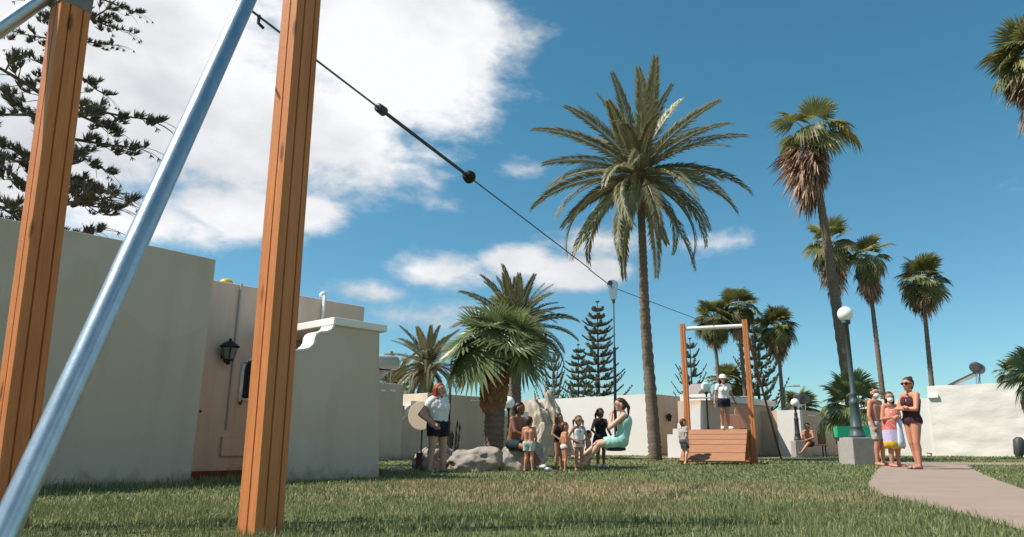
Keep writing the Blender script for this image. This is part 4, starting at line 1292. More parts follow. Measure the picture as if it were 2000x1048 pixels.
# low fan palm bushes
fan_palm(P(1668, 21.5), AT(1666, 800, 21.5), (.2, .18), .62, 44, 'low bushy fan palm behind the green crate', 'bush', ('fan', 'rachis'), 'fan_palm', 6, .5, 0, 20, None, -45, petiole=.9)
fan_palm(P(2040, 24), AT(2036, 742, 24), (.2, .18), .75, 30, 'fan palm reaching in at right edge above the rough wall', 'bush2', ('fan', 'rachis'), 'fan_palm', 0, .5, 0, 21, None, -40, petiole=.8)
# bare shrub behind the red-haired woman
sh = thing('shrub', P(882, 13.9), 'thin dark bare shrub right of the red-haired woman', 'shrub')
def twigs(m):
    r0 = random.Random(5)
    for i in range(22):
        p = P(882, 13.9)
        a = r0.uniform(0, 6.28)
        pts = [p + Vector((0, 0, -.03))]
        h = r0.uniform(.5, .95)
        for k in range(1, 6):
            pts.append(p + Vector((math.cos(a) * .14 * (k / 5) ** .6, math.sin(a) * .12 * (k / 5) ** .6, h * k / 5)) + Vector((r0.uniform(-.015, .015), 0, 0)))
        m.tube(pts, [.012, .01, .01, .009, .007, .004], 4)
        for k in range(5):
            q = pts[r0.randint(2, 5)]
            m.add([q, q + Vector((r0.uniform(-.04, .04), 0, -.10)), q + Vector((r0.uniform(-.03, .03), .03, -.2))], [(0, 1, 2)])
one(twigs, 'stems', 'twig', sh)

# ================================================================ norfolk pines
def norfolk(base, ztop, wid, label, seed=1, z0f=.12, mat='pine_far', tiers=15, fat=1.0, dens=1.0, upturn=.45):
    r0 = random.Random(seed)
    base = Vector(base)
    t = thing('norfolk_pine', base, label, 'pine tree', 'norfolk pines')
    one(lambda m: m.tube([base - Vector((0, 0, .1)), base + Vector((0, 0, ztop * .5)), base + Vector((0, 0, ztop))], [ztop * .014, ztop * .009, .02], 8), 'trunk', 'bark', t)
    m = MB()
    for i in range(tiers):
        f = (i + .3) / tiers
        z = ztop * (z0f + (.97 - z0f) * f)
        rr_ = wid * (1 - f) ** .75 * r0.uniform(.8, 1.1) + .12 * wid
        nb = 6 if dens > .9 else 5
        a0 = r0.uniform(0, 6.28)
        for j in range(nb):
            a = a0 + 6.283 * j / nb + r0.uniform(-.2, .2)
            ln = rr_ * r0.uniform(.65, 1.1)
            d = Vector((math.cos(a), math.sin(a), 0))
            pts = [base + Vector((0, 0, z)) + d * ln * s + Vector((0, 0, ln * (-.10 * s + upturn * s * s * s))) for s in (0, .35, .7, 1)]
            m.tube(pts, [ln * .02 + .01, ln * .018 + .008, .02, .012], 4, 1)
            nt_ = max(5, int(13 * dens))
            for k in range(nt_):
                s = .22 + .78 * k / (nt_ - 1)
                if r0.random() > dens * 1.1: continue
                q = s * 3
                jj = min(int(q), 2)
                p = pts[jj].lerp(pts[jj + 1], q - jj)
                tdir = (pts[jj + 1] - pts[jj]).normalized()
                for sd_ in (-1, 1):
                    lf = (tdir * .7 + Vector((-d.y, d.x, 0)) * sd_ * r0.uniform(.3, .9) + Vector((0, 0, r0.uniform(.25, .9)))).normalized()
                    ll = (.10 + .16 * (1 - s)) * wid * r0.uniform(.6, 1.15) * .8
                    m.cone(p, p + lf * ll, .035 * fat * wid * .45, .022 * fat * wid * .45, 5, 0) if False else m.tube([p, p + lf * ll * .5, p + lf * ll], [.012 * wid * fat, .024 * wid * fat, .006 * wid], 5, 0)
    m.ball(base + Vector((0, 0, ztop + .02)), .16 * min(1, wid / 3), 8, 6, 0, scale=(1.4, 1.4, .7))
    m.build('crown', (mat, 'bark'), t)
    return t
NP = 52
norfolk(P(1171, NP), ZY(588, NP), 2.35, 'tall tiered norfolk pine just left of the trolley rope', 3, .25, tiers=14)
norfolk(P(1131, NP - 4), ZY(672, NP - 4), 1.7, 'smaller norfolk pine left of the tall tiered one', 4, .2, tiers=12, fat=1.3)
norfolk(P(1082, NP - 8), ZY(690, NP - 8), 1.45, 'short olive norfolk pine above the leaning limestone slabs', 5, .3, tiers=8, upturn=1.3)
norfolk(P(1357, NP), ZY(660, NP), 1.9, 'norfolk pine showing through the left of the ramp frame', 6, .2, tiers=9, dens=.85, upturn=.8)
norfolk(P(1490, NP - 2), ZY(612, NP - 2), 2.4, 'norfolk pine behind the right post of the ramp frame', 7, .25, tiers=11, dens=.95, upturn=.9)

# big near norfolk pine behind the left bungalow
def big_pine():
    D0 = 15.0
    base = P(-2, D0)
    topz = 13.0
    t = thing('norfolk_pine', base, 'large near norfolk pine with dark drooping tufts at top left', 'pine tree', 'norfolk pines')
    one(lambda m: m.tube([base, base + Vector((0, 0, 6)), base + Vector((0, 0, topz))], [.26, .2, .1], 12), 'trunk', 'bark', t, True)
    def tuft(m, p, d, r0, s=1.0):
        """cluster of short upswept needle fingers"""
        d = d.normalized()
        _, sx, sy = basis(d)
        for i in range(7):
            a = i * 0.8976 + r0.uniform(-.4, .4)
            k = r0.uniform(.25, .75) if i else 0
            o_ = (d + (sx * math.cos(a) + sy * math.sin(a)) * k + Vector((0, 0, .25))).normalized()
            ln = .20 * s * r0.uniform(.7, 1.15)
            w_ = .015 * s
            e = p + o_ * ln
            m.tube([p - o_ * .02, p + o_ * ln * .3, p + o_ * ln * .75, e], [w_ * .4, w_, w_ * 1.1, w_ * .4], 5, 0)
            _, fx, fy = basis(o_)
            for q in range(14):
                an = q * GA
                c_ = p + o_ * ln * (.15 + .85 * q / 12)
                out = (fx * math.cos(an) + fy * math.sin(an))
                tip = c_ + (out * .55 + o_ * .85).normalized() * .075 * s
                sd_ = o_.cross(out) * .006 * s
                m.add([c_ + sd_, c_ - sd_, tip], [(0, 1, 2)], 0)
    def branch(seed, ln):
        r0 = random.Random(seed)
        m = MB()
        pts = []
        N = 9
        for i in range(N + 1):
            s = i / N
            pts.append(Vector((ln * s, .12 * math.sin(3 * s + seed), ln * (.10 * s - .20 * s * s + .16 * s ** 4))))
        m.tube(pts, [.045 * (1 - .8 * i / N) + .006 for i in range(N + 1)], 6, 1)
        for k in range(11):
            s = r0.uniform(.12, .95)
            q = s * N
            j = int(q)
            p = pts[j].lerp(pts[j + 1], q - j)
            sd_ = r0.choice((-1, 1))
            side = Vector((r0.uniform(.3, 1.0), sd_ * r0.uniform(.3, 1), r0.uniform(-.45, .15))).normalized()
            l2 = r0.uniform(.35, .85) * (1.1 - s * .5)
            tw = [p]
            for i in range(1, 6):
                f = i / 5
                tw.append(p + side * l2 * f + Vector((0, 0, -l2 * .22 * f * f + l2 * .28 * f ** 4)))
            m.tube(tw, [.013, .011, .01, .009, .008, .007], 4, 1)
            for i in (3, 4, 5):
                if r0.random() < .8:
                    tuft(m, tw[i], (tw[i] - tw[i - 1]) + Vector((r0.uniform(-.05, .05), r0.uniform(-.05, .05), .12)), r0, r0.uniform(.8, 1.2))
        for k in range(5):
            s = r0.uniform(.3, 1)
            q = min(s * N, N - .01)
            j = int(q)
            tuft(m, pts[j].lerp(pts[j + 1], q - j), Vector((.6, r0.uniform(-.7, .7), .7)), r0)
        # long bare twigs curving down with one tuft at the end
        for k in range(4):
            s = r0.uniform(.6, 1)
            q = min(s * N, N - .01)
            j = int(q)
            p = pts[j]
            dv = Vector((1, r0.uniform(-.5, .5), r0.uniform(.0, .25))).normalized()
            l2 = r0.uniform(.6, 1.15)
            tw = [p + dv * l2 * f + Vector((0, 0, -.30 * l2 * f ** 2.5)) for f in (0, .25, .5, .75, .9, 1)]
            m.tube(tw, [.010, .009, .008, .008, .007, .007], 4, 1)
            if r0.random() < .75: tuft(m, tw[-1], Vector((.3, 0, -.8)), r0, .55)
        return m.mesh('branch', ('pine', 'twig'))
    B = [branch(i, 2.1) for i in range(5)]
    r0 = random.Random(77)
    z = 3.2
    i = 0
    while z < topz - .2:
        for j in range(4):
            a = i * 1.1 + 6.283 * j / 5 + r0.uniform(-.3, .3)
            put('branch', B[(i * 2 + j) % 5], t, orient(base + Vector((0, 0, z + r0.uniform(-.15, .15))), a, R(r0.uniform(-6, 12)), r0.uniform(-.3, .3), r0.uniform(.75, 1.12) * (.98 if z < 8.1 else .6)))
        z += .78
        i += 1
big_pine()
# ================================================================ people
def skin_mat(name, c, c2): return material(name, c, 0.5, c2, 5, spec=0.35)
M['skin_light'] = skin_mat('light_skin', (0.56, 0.33, 0.235), (0.50, 0.28, 0.195))
M['skin_mid'] = skin_mat('tanned_skin', (0.43, 0.225, 0.145), (0.37, 0.185, 0.115))
M['skin_dark'] = skin_mat('deep_tanned_skin', (0.25, 0.115, 0.066), (0.21, 0.095, 0.055))
M['skin_red'] = skin_mat('sunburnt_skin', (0.55, 0.24, 0.15), (0.47, 0.20, 0.125))
for n_, c_ in (('hair_red', (0.30, 0.055, 0.022)), ('hair_black', (0.014, 0.011, 0.010)), ('hair_brown', (0.055, 0.030, 0.018)), ('hair_auburn', (0.12, 0.055, 0.03)),
               ('navy', (0.012, 0.015, 0.035)), ('white_cloth', (0.78, 0.77, 0.76)), ('teal_dark', (0.015, 0.035, 0.042)), ('grey_cloth', (0.42, 0.40, 0.38)), ('black_cloth', (0.014, 0.014, 0.017)),
               ('mint', (0.36, 0.62, 0.54)), ('plum', (0.055, 0.020, 0.026)), ('pink_cloth', (0.74, 0.52, 0.56)), ('swim_white', (0.74, 0.72, 0.74)), ('aqua_pale', (0.45, 0.55, 0.50)), ('mask_white', (0.80, 0.80, 0.80)),
               ('shoe_white', (0.75, 0.73, 0.71)), ('eye', (0.012, 0.010, 0.010)), ('lip', (0.30, 0.085, 0.07)), ('dark_check', (0.09, 0.09, 0.10))):
    M[n_] = material(n_, c_, 0.85 if 'hair' not in n_ else 0.5, tuple(k * .82 for k in c_), 6)
def towel_extra(q, vec, col):
    s = q.n('ShaderNodeSeparateXYZ')
    q.nt.links.new(vec, s.inputs[0])
    wob = q.m('ADD', s.outputs[2], q.m('MULTIPLY', q.noise(vec, 6, 3), 0.05))
    c = q.ramp(q.m('DIVIDE', wob, 1.6), [(0.0, (0.70, 0.43, 0.03)), (0.345, (0.46, 0.40, 0.58)), (0.49, (0.62, 0.14, 0.12)), (0.60, (0.66, 0.22, 0.16))], 'CONSTANT')
    pat = q.maprange(q.noise(q.mapping(vec, scale=(1, 1, 1.5)), 16, 2), 0.56, 0.6, 0, 0.35)
    return q.mix(pat, c, (0.62, 0.55, 0.6))
M['towel'] = material('striped_towel', (0.6, 0.3, 0.2), 0.95, extra=towel_extra)
M['towel_blue'] = material('pale_blue_towel', (0.52, 0.58, 0.66), 0.95)

def remeshed(mb, name, voxel, smooth=4, fac=.5):
    me = mb.mesh('tmp', 'eye')
    o = bpy.data.objects.new('tmp', me)
    COL.objects.link(o)
    r = o.modifiers.new('r', 'REMESH'); r.mode = 'VOXEL'; r.voxel_size = voxel; r.use_smooth_shade = True
    s = o.modifiers.new('s', 'SMOOTH'); s.iterations = smooth; s.factor = fac
    out = evaluated(o, name)
    bpy.data.objects.remove(o); bpy.data.meshes.remove(me)
    out.materials.clear()
    return out

def std_pose():
    J = dict(pelvis=(0, 0, .525), waist=(0, .005, .60), chest=(0, -.005, .735), neck=(0, -.008, .835), head=(0, .008, .918))
    for s, k in ((1, 'R'), (-1, 'L')):
        J['sh' + k] = (s * .098, -.005, .800)
        J['el' + k] = (s * .130, -.02, .635)
        J['wr' + k] = (s * .135, .03, .495)
        J['hip' + k] = (s * .048, 0, .515)
        J['kn' + k] = (s * .052, .012, .285)
        J['an' + k] = (s * .058, -.012, .042)
        J['to' + k] = (s * .070, .085, .020)
    return J

def person(x, D, ytop, face, label, skin='skin_mid', J=None, headk=1.0, girth=1.0, limb=1.0, look=None, clothes=(), hair=('short', 'hair_brown'), extras=(), H=None, loc=None, group=None, chest=1.0, upper=(0, 0, 0), female=False, voxel=None):
    loc = loc or P(x, D)
    if H is None: H = (ZY(ytop, D) - loc.z)
    F = Vector((math.sin(R(face)), -math.cos(R(face)), 0))        # 0 = towards the viewer, 90 = to the right
    Rt = Vector((F.y, -F.x, 0))
    j = std_pose()
    if headk != 1.0:
        drop = (headk - 1) * .14
        for k in j:
            s_, f_, z_ = j[k]
            j[k] = (s_ * (1 - drop * .2), f_, z_ * (1 - drop)) if k != 'head' else (s_, f_, 1 - .082 * headk)
    for k in ('waist', 'chest', 'neck', 'head', 'shR', 'shL', 'elR', 'elL', 'wrR', 'wrL'):
        j[k] = tuple(a + b_ * (0.4 if k == 'waist' else 1) for a, b_ in zip(j[k], upper))
    j.update(J or {})
    Wd = {k: loc + (Rt * v[0] + F * v[1] + Vector((0, 0, v[2]))) * H for k, v in j.items()}
    lk = face if look is None else look
    HF_ = Vector((math.sin(R(lk)), -math.cos(R(lk)), 0))
    HR = Vector((HF_.y, -HF_.x, 0))
    hd = Wd['head']
    hs = H * headk
    def hp_(r_, f_, z_): return hd + (HR * r_ + HF_ * f_ + Vector((0, 0, z_))) * hs
    t = thing('person', loc, label, 'person', group)
    g, lb = girth * H, limb * H
    B = []
    def bone(n, a, b_, ra, rb): B.append((n, a, b_, ra, rb))
    sx = Rt * H
    spn = (Wd['shR'] - Wd['shL']).normalized()
    hpn = (Wd['hipR'] - Wd['hipL']).normalized()
    bone('hips', Wd['pelvis'] - hpn * .040 * g, Wd['pelvis'] + hpn * .040 * g, .062 * g, .062 * g)
    fl = .028 if female else .036
    for s in (-1, 1):
        bone('belly', Wd['pelvis'] + hpn * s * .034 * g, Wd['waist'] + hpn * s * fl * g, .058 * g, .053 * g)
        bone('torso', Wd['waist'] + hpn * s * fl * g, Wd['chest'] + spn * s * .042 * g, .053 * g, .060 * g * chest)
    bone('yoke', Wd['shL'] * .82 + Wd['shR'] * .18, Wd['shR'] * .82 + Wd['shL'] * .18, .038 * g, .038 * g)
    bone('yoke', Wd['chest'], Wd['neck'] * .8 + Wd['chest'] * .2, .055 * g, .036 * g)
    if female:
        for s in (-1, 1):
            p = Wd['chest'] + spn * s * .036 * g + F * .040 * g - Vector((0, 0, .01 * H))
            bone('torso', p, p - Vector((0, 0, .012 * H)), .032 * g * chest, .034 * g * chest)
    bone('neck', Wd['neck'], hd - HF_ * .012 * hs - Vector((0, 0, .03 * hs)), .030 * H, .028 * H)
    bone('head', hp_(0, -.010, .018), hp_(0, .006, .020), .058 * hs, .056 * hs)
    bone('head', hp_(0, .012, .0), hp_(0, .026, -.040), .046 * hs, .030 * hs)
    bone('face', hp_(0, .054, .008), hp_(0, .0615, -.011), .006 * hs, .0085 * hs)
    for s in (-1, 1):
        bone('face', hp_(s * .058, -.004, .010), hp_(s * .058, -.004, -.012), .010 * hs, .008 * hs)
    for k in 'RL':
        bone('uarm' + k, Wd['sh' + k], Wd['el' + k], .034 * lb, .024 * lb)
        bone('farm' + k, Wd['el' + k], Wd['wr' + k], .025 * lb, .016 * lb)
        d = (Wd['wr' + k] - Wd['el' + k]).normalized()
        bone('palm' + k, Wd['wr' + k], Wd['wr' + k] + d * .034 * H, .015 * lb, .020 * lb)
        bone('thigh' + k, Wd['hip' + k], Wd['kn' + k], .056 * lb * (.5 + .5 * girth), .036 * lb)
        dk = (Wd['an' + k] - Wd['kn' + k])
        bk = -(F - F.dot(dk.normalized()) * dk.normalized())
        mc = Wd['kn' + k] + dk * .28 + bk * .010 * H
        bone('calf' + k, Wd['kn' + k], mc, .034 * lb, .036 * lb)
        bone('calf' + k, mc, Wd['an' + k], .035 * lb, .020 * lb)
        fd = (Wd['to' + k] - Wd['an' + k])
        bone('foot' + k, Wd['an' + k] - fd.normalized() * .018 * H - Vector((0, 0, .018 * H)), Wd['to' + k], .022 * lb, .016 * lb)
    mb = MB()
    for (n, a, b_, ra, rb) in B: mb.cone(a, b_, ra, rb, 12)
    vx = voxel or max(.0075, H * .0068)
    me = remeshed(mb, 'body', vx)
    nv = len(me.vertices)
    co = np.empty(nv * 3); me.vertices.foreach_get('co', co); co = co.reshape(-1, 3)
    no = np.empty(nv * 3); me.vertices.foreach_get('normal', no); no = no.reshape(-1, 3)
    best = np.full(nv, 1e9); bi = np.zeros(nv, int); bt = np.zeros(nv)
    for i, (n, a, b_, ra, rb) in enumerate(B):
        a_, d = np.array(a), np.array(b_ - a)
        L2 = max(d @ d, 1e-9)
        tt = np.clip((co - a_) @ d / L2, 0, 1)
        dist = np.linalg.norm(co - a_ - tt[:, None] * d, axis=1) - (ra + (rb - ra) * tt)
        k = dist < best
        best[k], bi[k], bt[k] = dist[k], i, tt[k]
    names = [b_[0] for b_ in B]
    # the second calf piece continues the first one
    seen = {}
    for i, n in enumerate(names):
        if n.startswith('calf'):
            if n in seen: bt[bi == i] = .3 + .7 * bt[bi == i]
            else: bt[bi == i] *= .3
            seen[n] = 1
    vname = np.array(names)[bi]
    quads = [tuple(p.vertices) for p in me.polygons]
    # body = remeshed surface + fingers, eyes, mouth in one mesh
    fm = MB()
    fm.v = [tuple(v) for v in co]
    fm.f = list(quads); fm.mi = [0] * len(quads)
    curl = {k: 0.5 for k in 'RL'}
    for k in 'RL':
        d = (Wd['wr' + k] - Wd['el' + k]).normalized()
        inn = (Wd['pelvis'] - Wd['wr' + k]); inn = (inn - d * inn.dot(d)).normalized()      # palm side
        sd_ = d.cross(inn).normalized()
        if sd_.dot(F) < 0: sd_ = -sd_                                                       # thumb side
        pe = Wd['wr' + k] + d * .046 * H
        for i, ln in enumerate((.036, .041, .038, .030)):
            o_ = pe + sd_ * (.013 - .0088 * i) * H
            k1_ = o_ + (d + inn * .25).normalized() * ln * .5 * H
            k2_ = k1_ + (d * .75 + inn * .65).normalized() * ln * .5 * H
            fm.tube([o_ - d * .012 * H, k1_, k2_], [.0052 * H, .0048 * H, .0038 * H], 5)
        tb = Wd['wr' + k] + d * .014 * H + sd_ * .012 * H
        tm = tb + (d * .6 + sd_ * .75 + inn * .2).normalized() * .024 * H
        fm.tube([tb, tm, tm + (d * .9 + sd_ * .2 + inn * .3).normalized() * .018 * H], [.0068 * H, .0056 * H, .0042 * H], 5)
    for s in (-1, 1):
        fm.ball(hp_(s * .021, .0515, .012), .0078 * hs, 8, 6, 1)
        fm.tube([hp_(s * .032, .049, .027), hp_(s * .012, .0565, .028)], .0035 * hs, 4, 1)
    fm.tube([hp_(-.016, .052, -.034), hp_(0, .0575, -.034), hp_(.016, .052, -.034)], [.003 * hs, .005 * hs, .003 * hs], 5, 2)
    fm.build('body', [skin, 'eye', 'lip'], t, True)
    # garments grow out of the body surface
    for (nm, spec, off, mat) in clothes:
        sel = np.zeros(nv, bool)
        for bn, (ta, tb_) in spec.items():
            for k in ((bn,) if bn in ('hips', 'belly', 'torso', 'yoke', 'neck', 'head') or bn[-1] in 'RL' else (bn + 'R', bn + 'L')):
                sel |= (vname == k) & (bt >= ta) & (bt <= tb_)
        remap = -np.ones(nv, int)
        gm = MB()
        fl_ = [q for q in quads if all(sel[i] for i in q)]
        used = sorted({i for q in fl_ for i in q})
        for i in used:
            remap[i] = len(gm.v)
            w_ = 1 + .30 * mnoise.noise(Vector(co[i]) * (14 / H)) + .35 * mnoise.noise(Vector((co[i][0], co[i][1], co[i][2] * .45)) * (34 / H))
            gm.v.append(tuple(co[i] + no[i] * off * H * w_))
        gm.f = [tuple(remap[i] for i in q) for q in fl_]; gm.mi = [0] * len(gm.f)
        if gm.f: gm.build(nm, mat, t, True)
    # hair
    style, hm = hair
    hb = MB()
    if style != 'none':
        hb.cone(hp_(0, -.020, .026), hp_(0, -.004, .034), .0595 * hs, .0565 * hs, 14)
        hb.cone(hp_(0, -.030, .0), hp_(0, -.030, -.02), .050 * hs, .040 * hs, 12)
    if style in ('long', 'half'):
        e = -.15 if style == 'long' else -.085
        for s in (-1, 0, 1):
            hb.cone(hp_(s * .036, -.036, .01), hp_(s * .036, -.048, e), .030 * hs, .020 * hs, 10)
        for s in (-1, 1): hb.cone(hp_(s * .054, -.004, .02), hp_(s * .054, -.012, e * .8), .016 * hs, .014 * hs, 8)
    if style == 'pony':
        hb.cone(hp_(0, -.068, .03), hp_(0, -.10, -.02), .022 * hs, .022 * hs, 8); hb.cone(hp_(0, -.10, -.02), hp_(0, -.095, -.12), .022 * hs, .010 * hs, 8)
    if style == 'bun': hb.ball(hp_(0, -.055, .072), .030 * hs, 10, 8)
    if style == 'pigtails':
        for s in (-1, 1):
            hb.cone(hp_(s * .058, -.02, .02), hp_(s * .085, -.02, .0), .016 * hs, .020 * hs, 8); hb.cone(hp_(s * .085, -.02, .0), hp_(s * .088, -.02, -.085), .020 * hs, .009 * hs, 8)
    if style == 'topknot':
        hb.cone(hp_(0, -.02, .08), hp_(0, -.03, .15), .022 * hs, .012 * hs, 8)
        hb.cone(hp_(-.0, -.045, .0), hp_(.0, -.062, -.065), .040 * hs, .030 * hs, 8)
    if hb.v:
        hmsh = remeshed(hb, 'hair', vx, 2)
        hmsh.materials.append(M[hm])
        hmsh.transform(Matrix.Translation(-origin(t)))
        for p in hmsh.polygons: p.use_smooth = True
        new_obj('hair', hmsh, t)
    # extras
    for e in extras:
        if e == 'mask':
            mk = MB()
            mk.ball(hp_(0, .032, -.026), .040 * hs, 14, 10, scale=(1.0, 1.0, .95))
            mk.build('face_mask', 'mask_white', t, True)
            one(lambda m: [m.tube([hp_(s * .036, .04, -.01), hp_(s * .058, 0, .008)], .003 * hs, 4) for s in (-1, 1)], 'mask_strap', 'mask_white', t)
        elif e == 'sunglasses':
            def gl(m):
                for s in (-1, 1):
                    m.ball(hp_(s * .023, .056, .012), .020 * hs, 10, 8, scale=(1, .8, .75))
                    m.tube([hp_(s * .042, .05, .014), hp_(s * .062, -.002, .014)], .004 * hs, 4)
                m.tube([hp_(-.012, .062, .014), hp_(.012, .062, .014)], .004 * hs, 4)
            one(gl, 'sunglasses', 'eye', t, True)
        elif e == 'cap':
            def cp_(m):
                pts = [(0, 1.0), (.03, .99), (.055, .82), (.072, .5), (.078, .12)]
                m.tube([hp_(0, -.008, .024 + h) for h, _ in pts], [.068 * hs * r_ for _, r_ in pts], 16)
            one(cp_, 'cap', 'white_cloth', t, True)
            one(lambda m: m.slab([hp_(.05 * math.sin(a), .045 + .062 * math.cos(a), .030 - .012 * math.cos(a)) for a in [R(-90 + 15 * i) for i in range(13)]], (0, 0, .008 * hs)), 'cap_brim', 'white_cloth', t)
        elif e[0] == 'loft':
            # (name, material, rings): rings = (joint frame height z, half width, half depth, forward shift)
            _, nm, mt, rings = e
            lm = MB()
            n = 28
            for (z_, hw, hdp, sh_) in rings:
                for i in range(n):
                    a = 2 * math.pi * i / n
                    fo = 1 + .05 * math.sin(7 * a + z_ * 9) * (1 if z_ < .5 else .3)
                    lm.v.append(tuple(loc + (Rt * math.cos(a) * hw * fo + F * (math.sin(a) * hdp * fo + sh_) + Vector((0, 0, z_ + .006 * math.sin(5 * a)))) * H))
            for r_ in range(len(rings) - 1):
                for i in range(n):
                    lm.f.append((r_ * n + i, r_ * n + (i + 1) % n, (r_ + 1) * n + (i + 1) % n, (r_ + 1) * n + i)); lm.mi.append(0)
            o = lm.build(nm, mt, t, True)
            so_ = o.modifiers.new('thick', 'SOLIDIFY'); so_.thickness = .012
        elif e == 'flipflops':
            for k in 'RL':
                a, b_ = Wd['an' + k], Wd['to' + k]
                fd = lift(b_ - a, 0).normalized()
                one(lambda m: m.slab([lift(p, loc.z + .003) for p in (a - fd * .03 * H - fd.cross(Vector((0, 0, 1))) * .02 * H, a - fd * .03 * H + fd.cross(Vector((0, 0, 1))) * .02 * H, b_ + fd * .025 * H + fd.cross(Vector((0, 0, 1))) * .024 * H, b_ + fd * .025 * H - fd.cross(Vector((0, 0, 1))) * .024 * H)], (0, 0, .016)), 'flip_flop', 'navy', t)
    return t, Wd
ALL = (0, 1)
TEE = {'belly': (.45, 1), 'torso': ALL, 'yoke': (0, .86), 'uarm': (0, .52)}
SHORTS = {'hips': ALL, 'belly': (0, .62), 'thigh': (0, .52)}
BRIEFS = {'hips': ALL, 'belly': (0, .25), 'thigh': (0, .04)}
SUIT = {'hips': ALL, 'belly': ALL, 'torso': ALL, 'thigh': (0, .05)}
SHOE = {'foot': ALL, 'calf': (.97, 1)}
TANK = {'belly': (.3, 1), 'torso': ALL, 'yoke': (.2, .62)}

# red-haired woman, hands on hip
person(852, 12.6, 747, 52, 'red-haired woman in white T-shirt and navy shorts, hand on hip by the cream board', 'skin_light', dict(
    elR=(.205, -.075, .64), wrR=(.125, .01, .545), elL=(.155, -.05, .63), wrL=(.10, .05, .53),
    hipR=(.055, 0, .515), hipL=(-.055, 0, .515), knR=(.075, .0, .285), knL=(-.085, .01, .285), anR=(.085, -.02, .042), anL=(-.105, -.01, .042), toR=(.11, .07, .02), toL=(-.11, .09, .02)),
    girth=1.28, limb=1.18, look=62, female=True, hair=('half', 'hair_red'), clothes=[('t_shirt', TEE, .013, 'white_cloth'), ('shorts', SHORTS, .016, 'navy')], chest=1.1)
# teenager seated on the boulder, one leg stretched out
SD = 13.35
person(1004, SD, 800, 60, 'dark-haired bare-backed teenager in dark trunks sitting on the rounded boulder', 'skin_dark', dict(
    pelvis=(0, 0, .32), waist=(0, .02, .40), chest=(0, .05, .53), neck=(0, .075, .63), head=(0, .10, .715), shR=(.10, .06, .595), shL=(-.10, .06, .595), elR=(.13, .12, .45), elL=(-.13, .13, .45), wrR=(.07, .22, .40), wrL=(-.05, .24, .40),
    hipR=(.05, .02, .31), hipL=(-.05, .02, .31), knR=(.08, .24, .27), knL=(-.07, .22, .24), anR=(.07, .42, .075), anL=(-.06, .40, .042), toR=(.09, .50, .06), toL=(-.06, .49, .02)),
    H=1.52, loc=P(1000, SD), look=75, hair=('short', 'hair_black'), clothes=[('trunks', {'hips': ALL, 'belly': (0, .5), 'thigh': (0, .6)}, .012, 'teal_dark'), ('shoe', {'footL': ALL}, .006, 'shoe_white'), ('shoe', {'footR': ALL}, .006, 'shoe_white')])
# boy with sunburnt back
person(1033, 12.9, 812, 165, 'bare-backed sunburnt boy in pale aqua shorts standing beside the seated teenager', 'skin_red', dict(
    elR=(.13, .03, .60), wrR=(.08, .13, .50), elL=(-.13, .02, .60), wrL=(-.10, .13, .49), anR=(.075, -.01, .042), anL=(-.075, -.02, .042), toR=(.09, .085, .02), toL=(-.09, .08, .02)),
    headk=1.22, girth=1.05, look=150, hair=('short', 'hair_brown'), clothes=[('shorts', {'hips': ALL, 'belly': (0, .4), 'thigh': (0, .55)}, .018, 'aqua_pale')])
person(1092, 13.6, 806, 35, 'long-haired girl in black swimsuit behind the child in white briefs', 'skin_mid', dict(elR=(.15, .0, .63), wrR=(.09, .10, .56), elL=(-.15, 0, .62), wrL=(-.06, .11, .53)),
    headk=1.12, look=60, female=True, hair=('long', 'hair_brown'), clothes=[('swimsuit', SUIT, .007, 'black_cloth')])
person(1103, 13.0, 823, 110, 'small child in white swim briefs among the waiting children', 'skin_red', dict(elR=(.12, -.01, .60), wrR=(.10, .08, .48), elL=(-.14, -.04, .60), wrL=(-.11, .05, .47)),
    headk=1.3, girth=1.08, look=95, hair=('short', 'hair_auburn'), clothes=[('briefs', BRIEFS, .012, 'swim_white')])
person(1131, 13.2, 810, 25, 'girl with pigtails in white vest and pink shorts, hands on hips', 'skin_mid', dict(elR=(.20, -.04, .61), wrR=(.085, .05, .535), elL=(-.19, -.04, .61), wrL=(-.085, .05, .535)),
    headk=1.22, look=30, female=False, hair=('pigtails', 'hair_auburn'), clothes=[('vest', TANK, .010, 'white_cloth'), ('shorts', {'hips': ALL, 'belly': (0, .4), 'thigh': (0, .33)}, .016, 'pink_cloth')])
person(1150, 14.3, 839, 70, 'smallest bare-chested child in pale shorts behind the swinging legs', 'skin_mid', dict(elR=(.13, .02, .58), wrR=(.08, .11, .50), elL=(-.13, .02, .58), wrL=(-.08, .11, .48)),
    headk=1.42, girth=1.12, limb=1.05, look=100, hair=('short', 'hair_black'), clothes=[('shorts', {'hips': ALL, 'belly': (0, .4), 'thigh': (0, .6)}, .018, 'grey_cloth')])
person(1174, 15.6, 796, 20, 'girl in short black dress and white shoes standing against the white wall', 'skin_dark', dict(elR=(.17, .01, .63), wrR=(.11, .09, .55), elL=(-.16, -.01, .62), wrL=(-.20, .05, .50)),
    headk=1.08, female=True, look=50, hair=('pony', 'hair_black'), clothes=[('dress_top', {'hips': ALL, 'belly': ALL, 'torso': ALL, 'yoke': (.15, .7)}, .010, 'black_cloth'), ('shoe', {'footR': ALL}, .009, 'shoe_white'), ('shoe', {'footL': ALL}, .009, 'shoe_white')],
    extras=[('loft', 'skirt', 'black_cloth', [(.60, .085, .075, 0), (.52, .115, .10, 0), (.44, .13, .115, 0), (.36, .14, .125, 0)])])
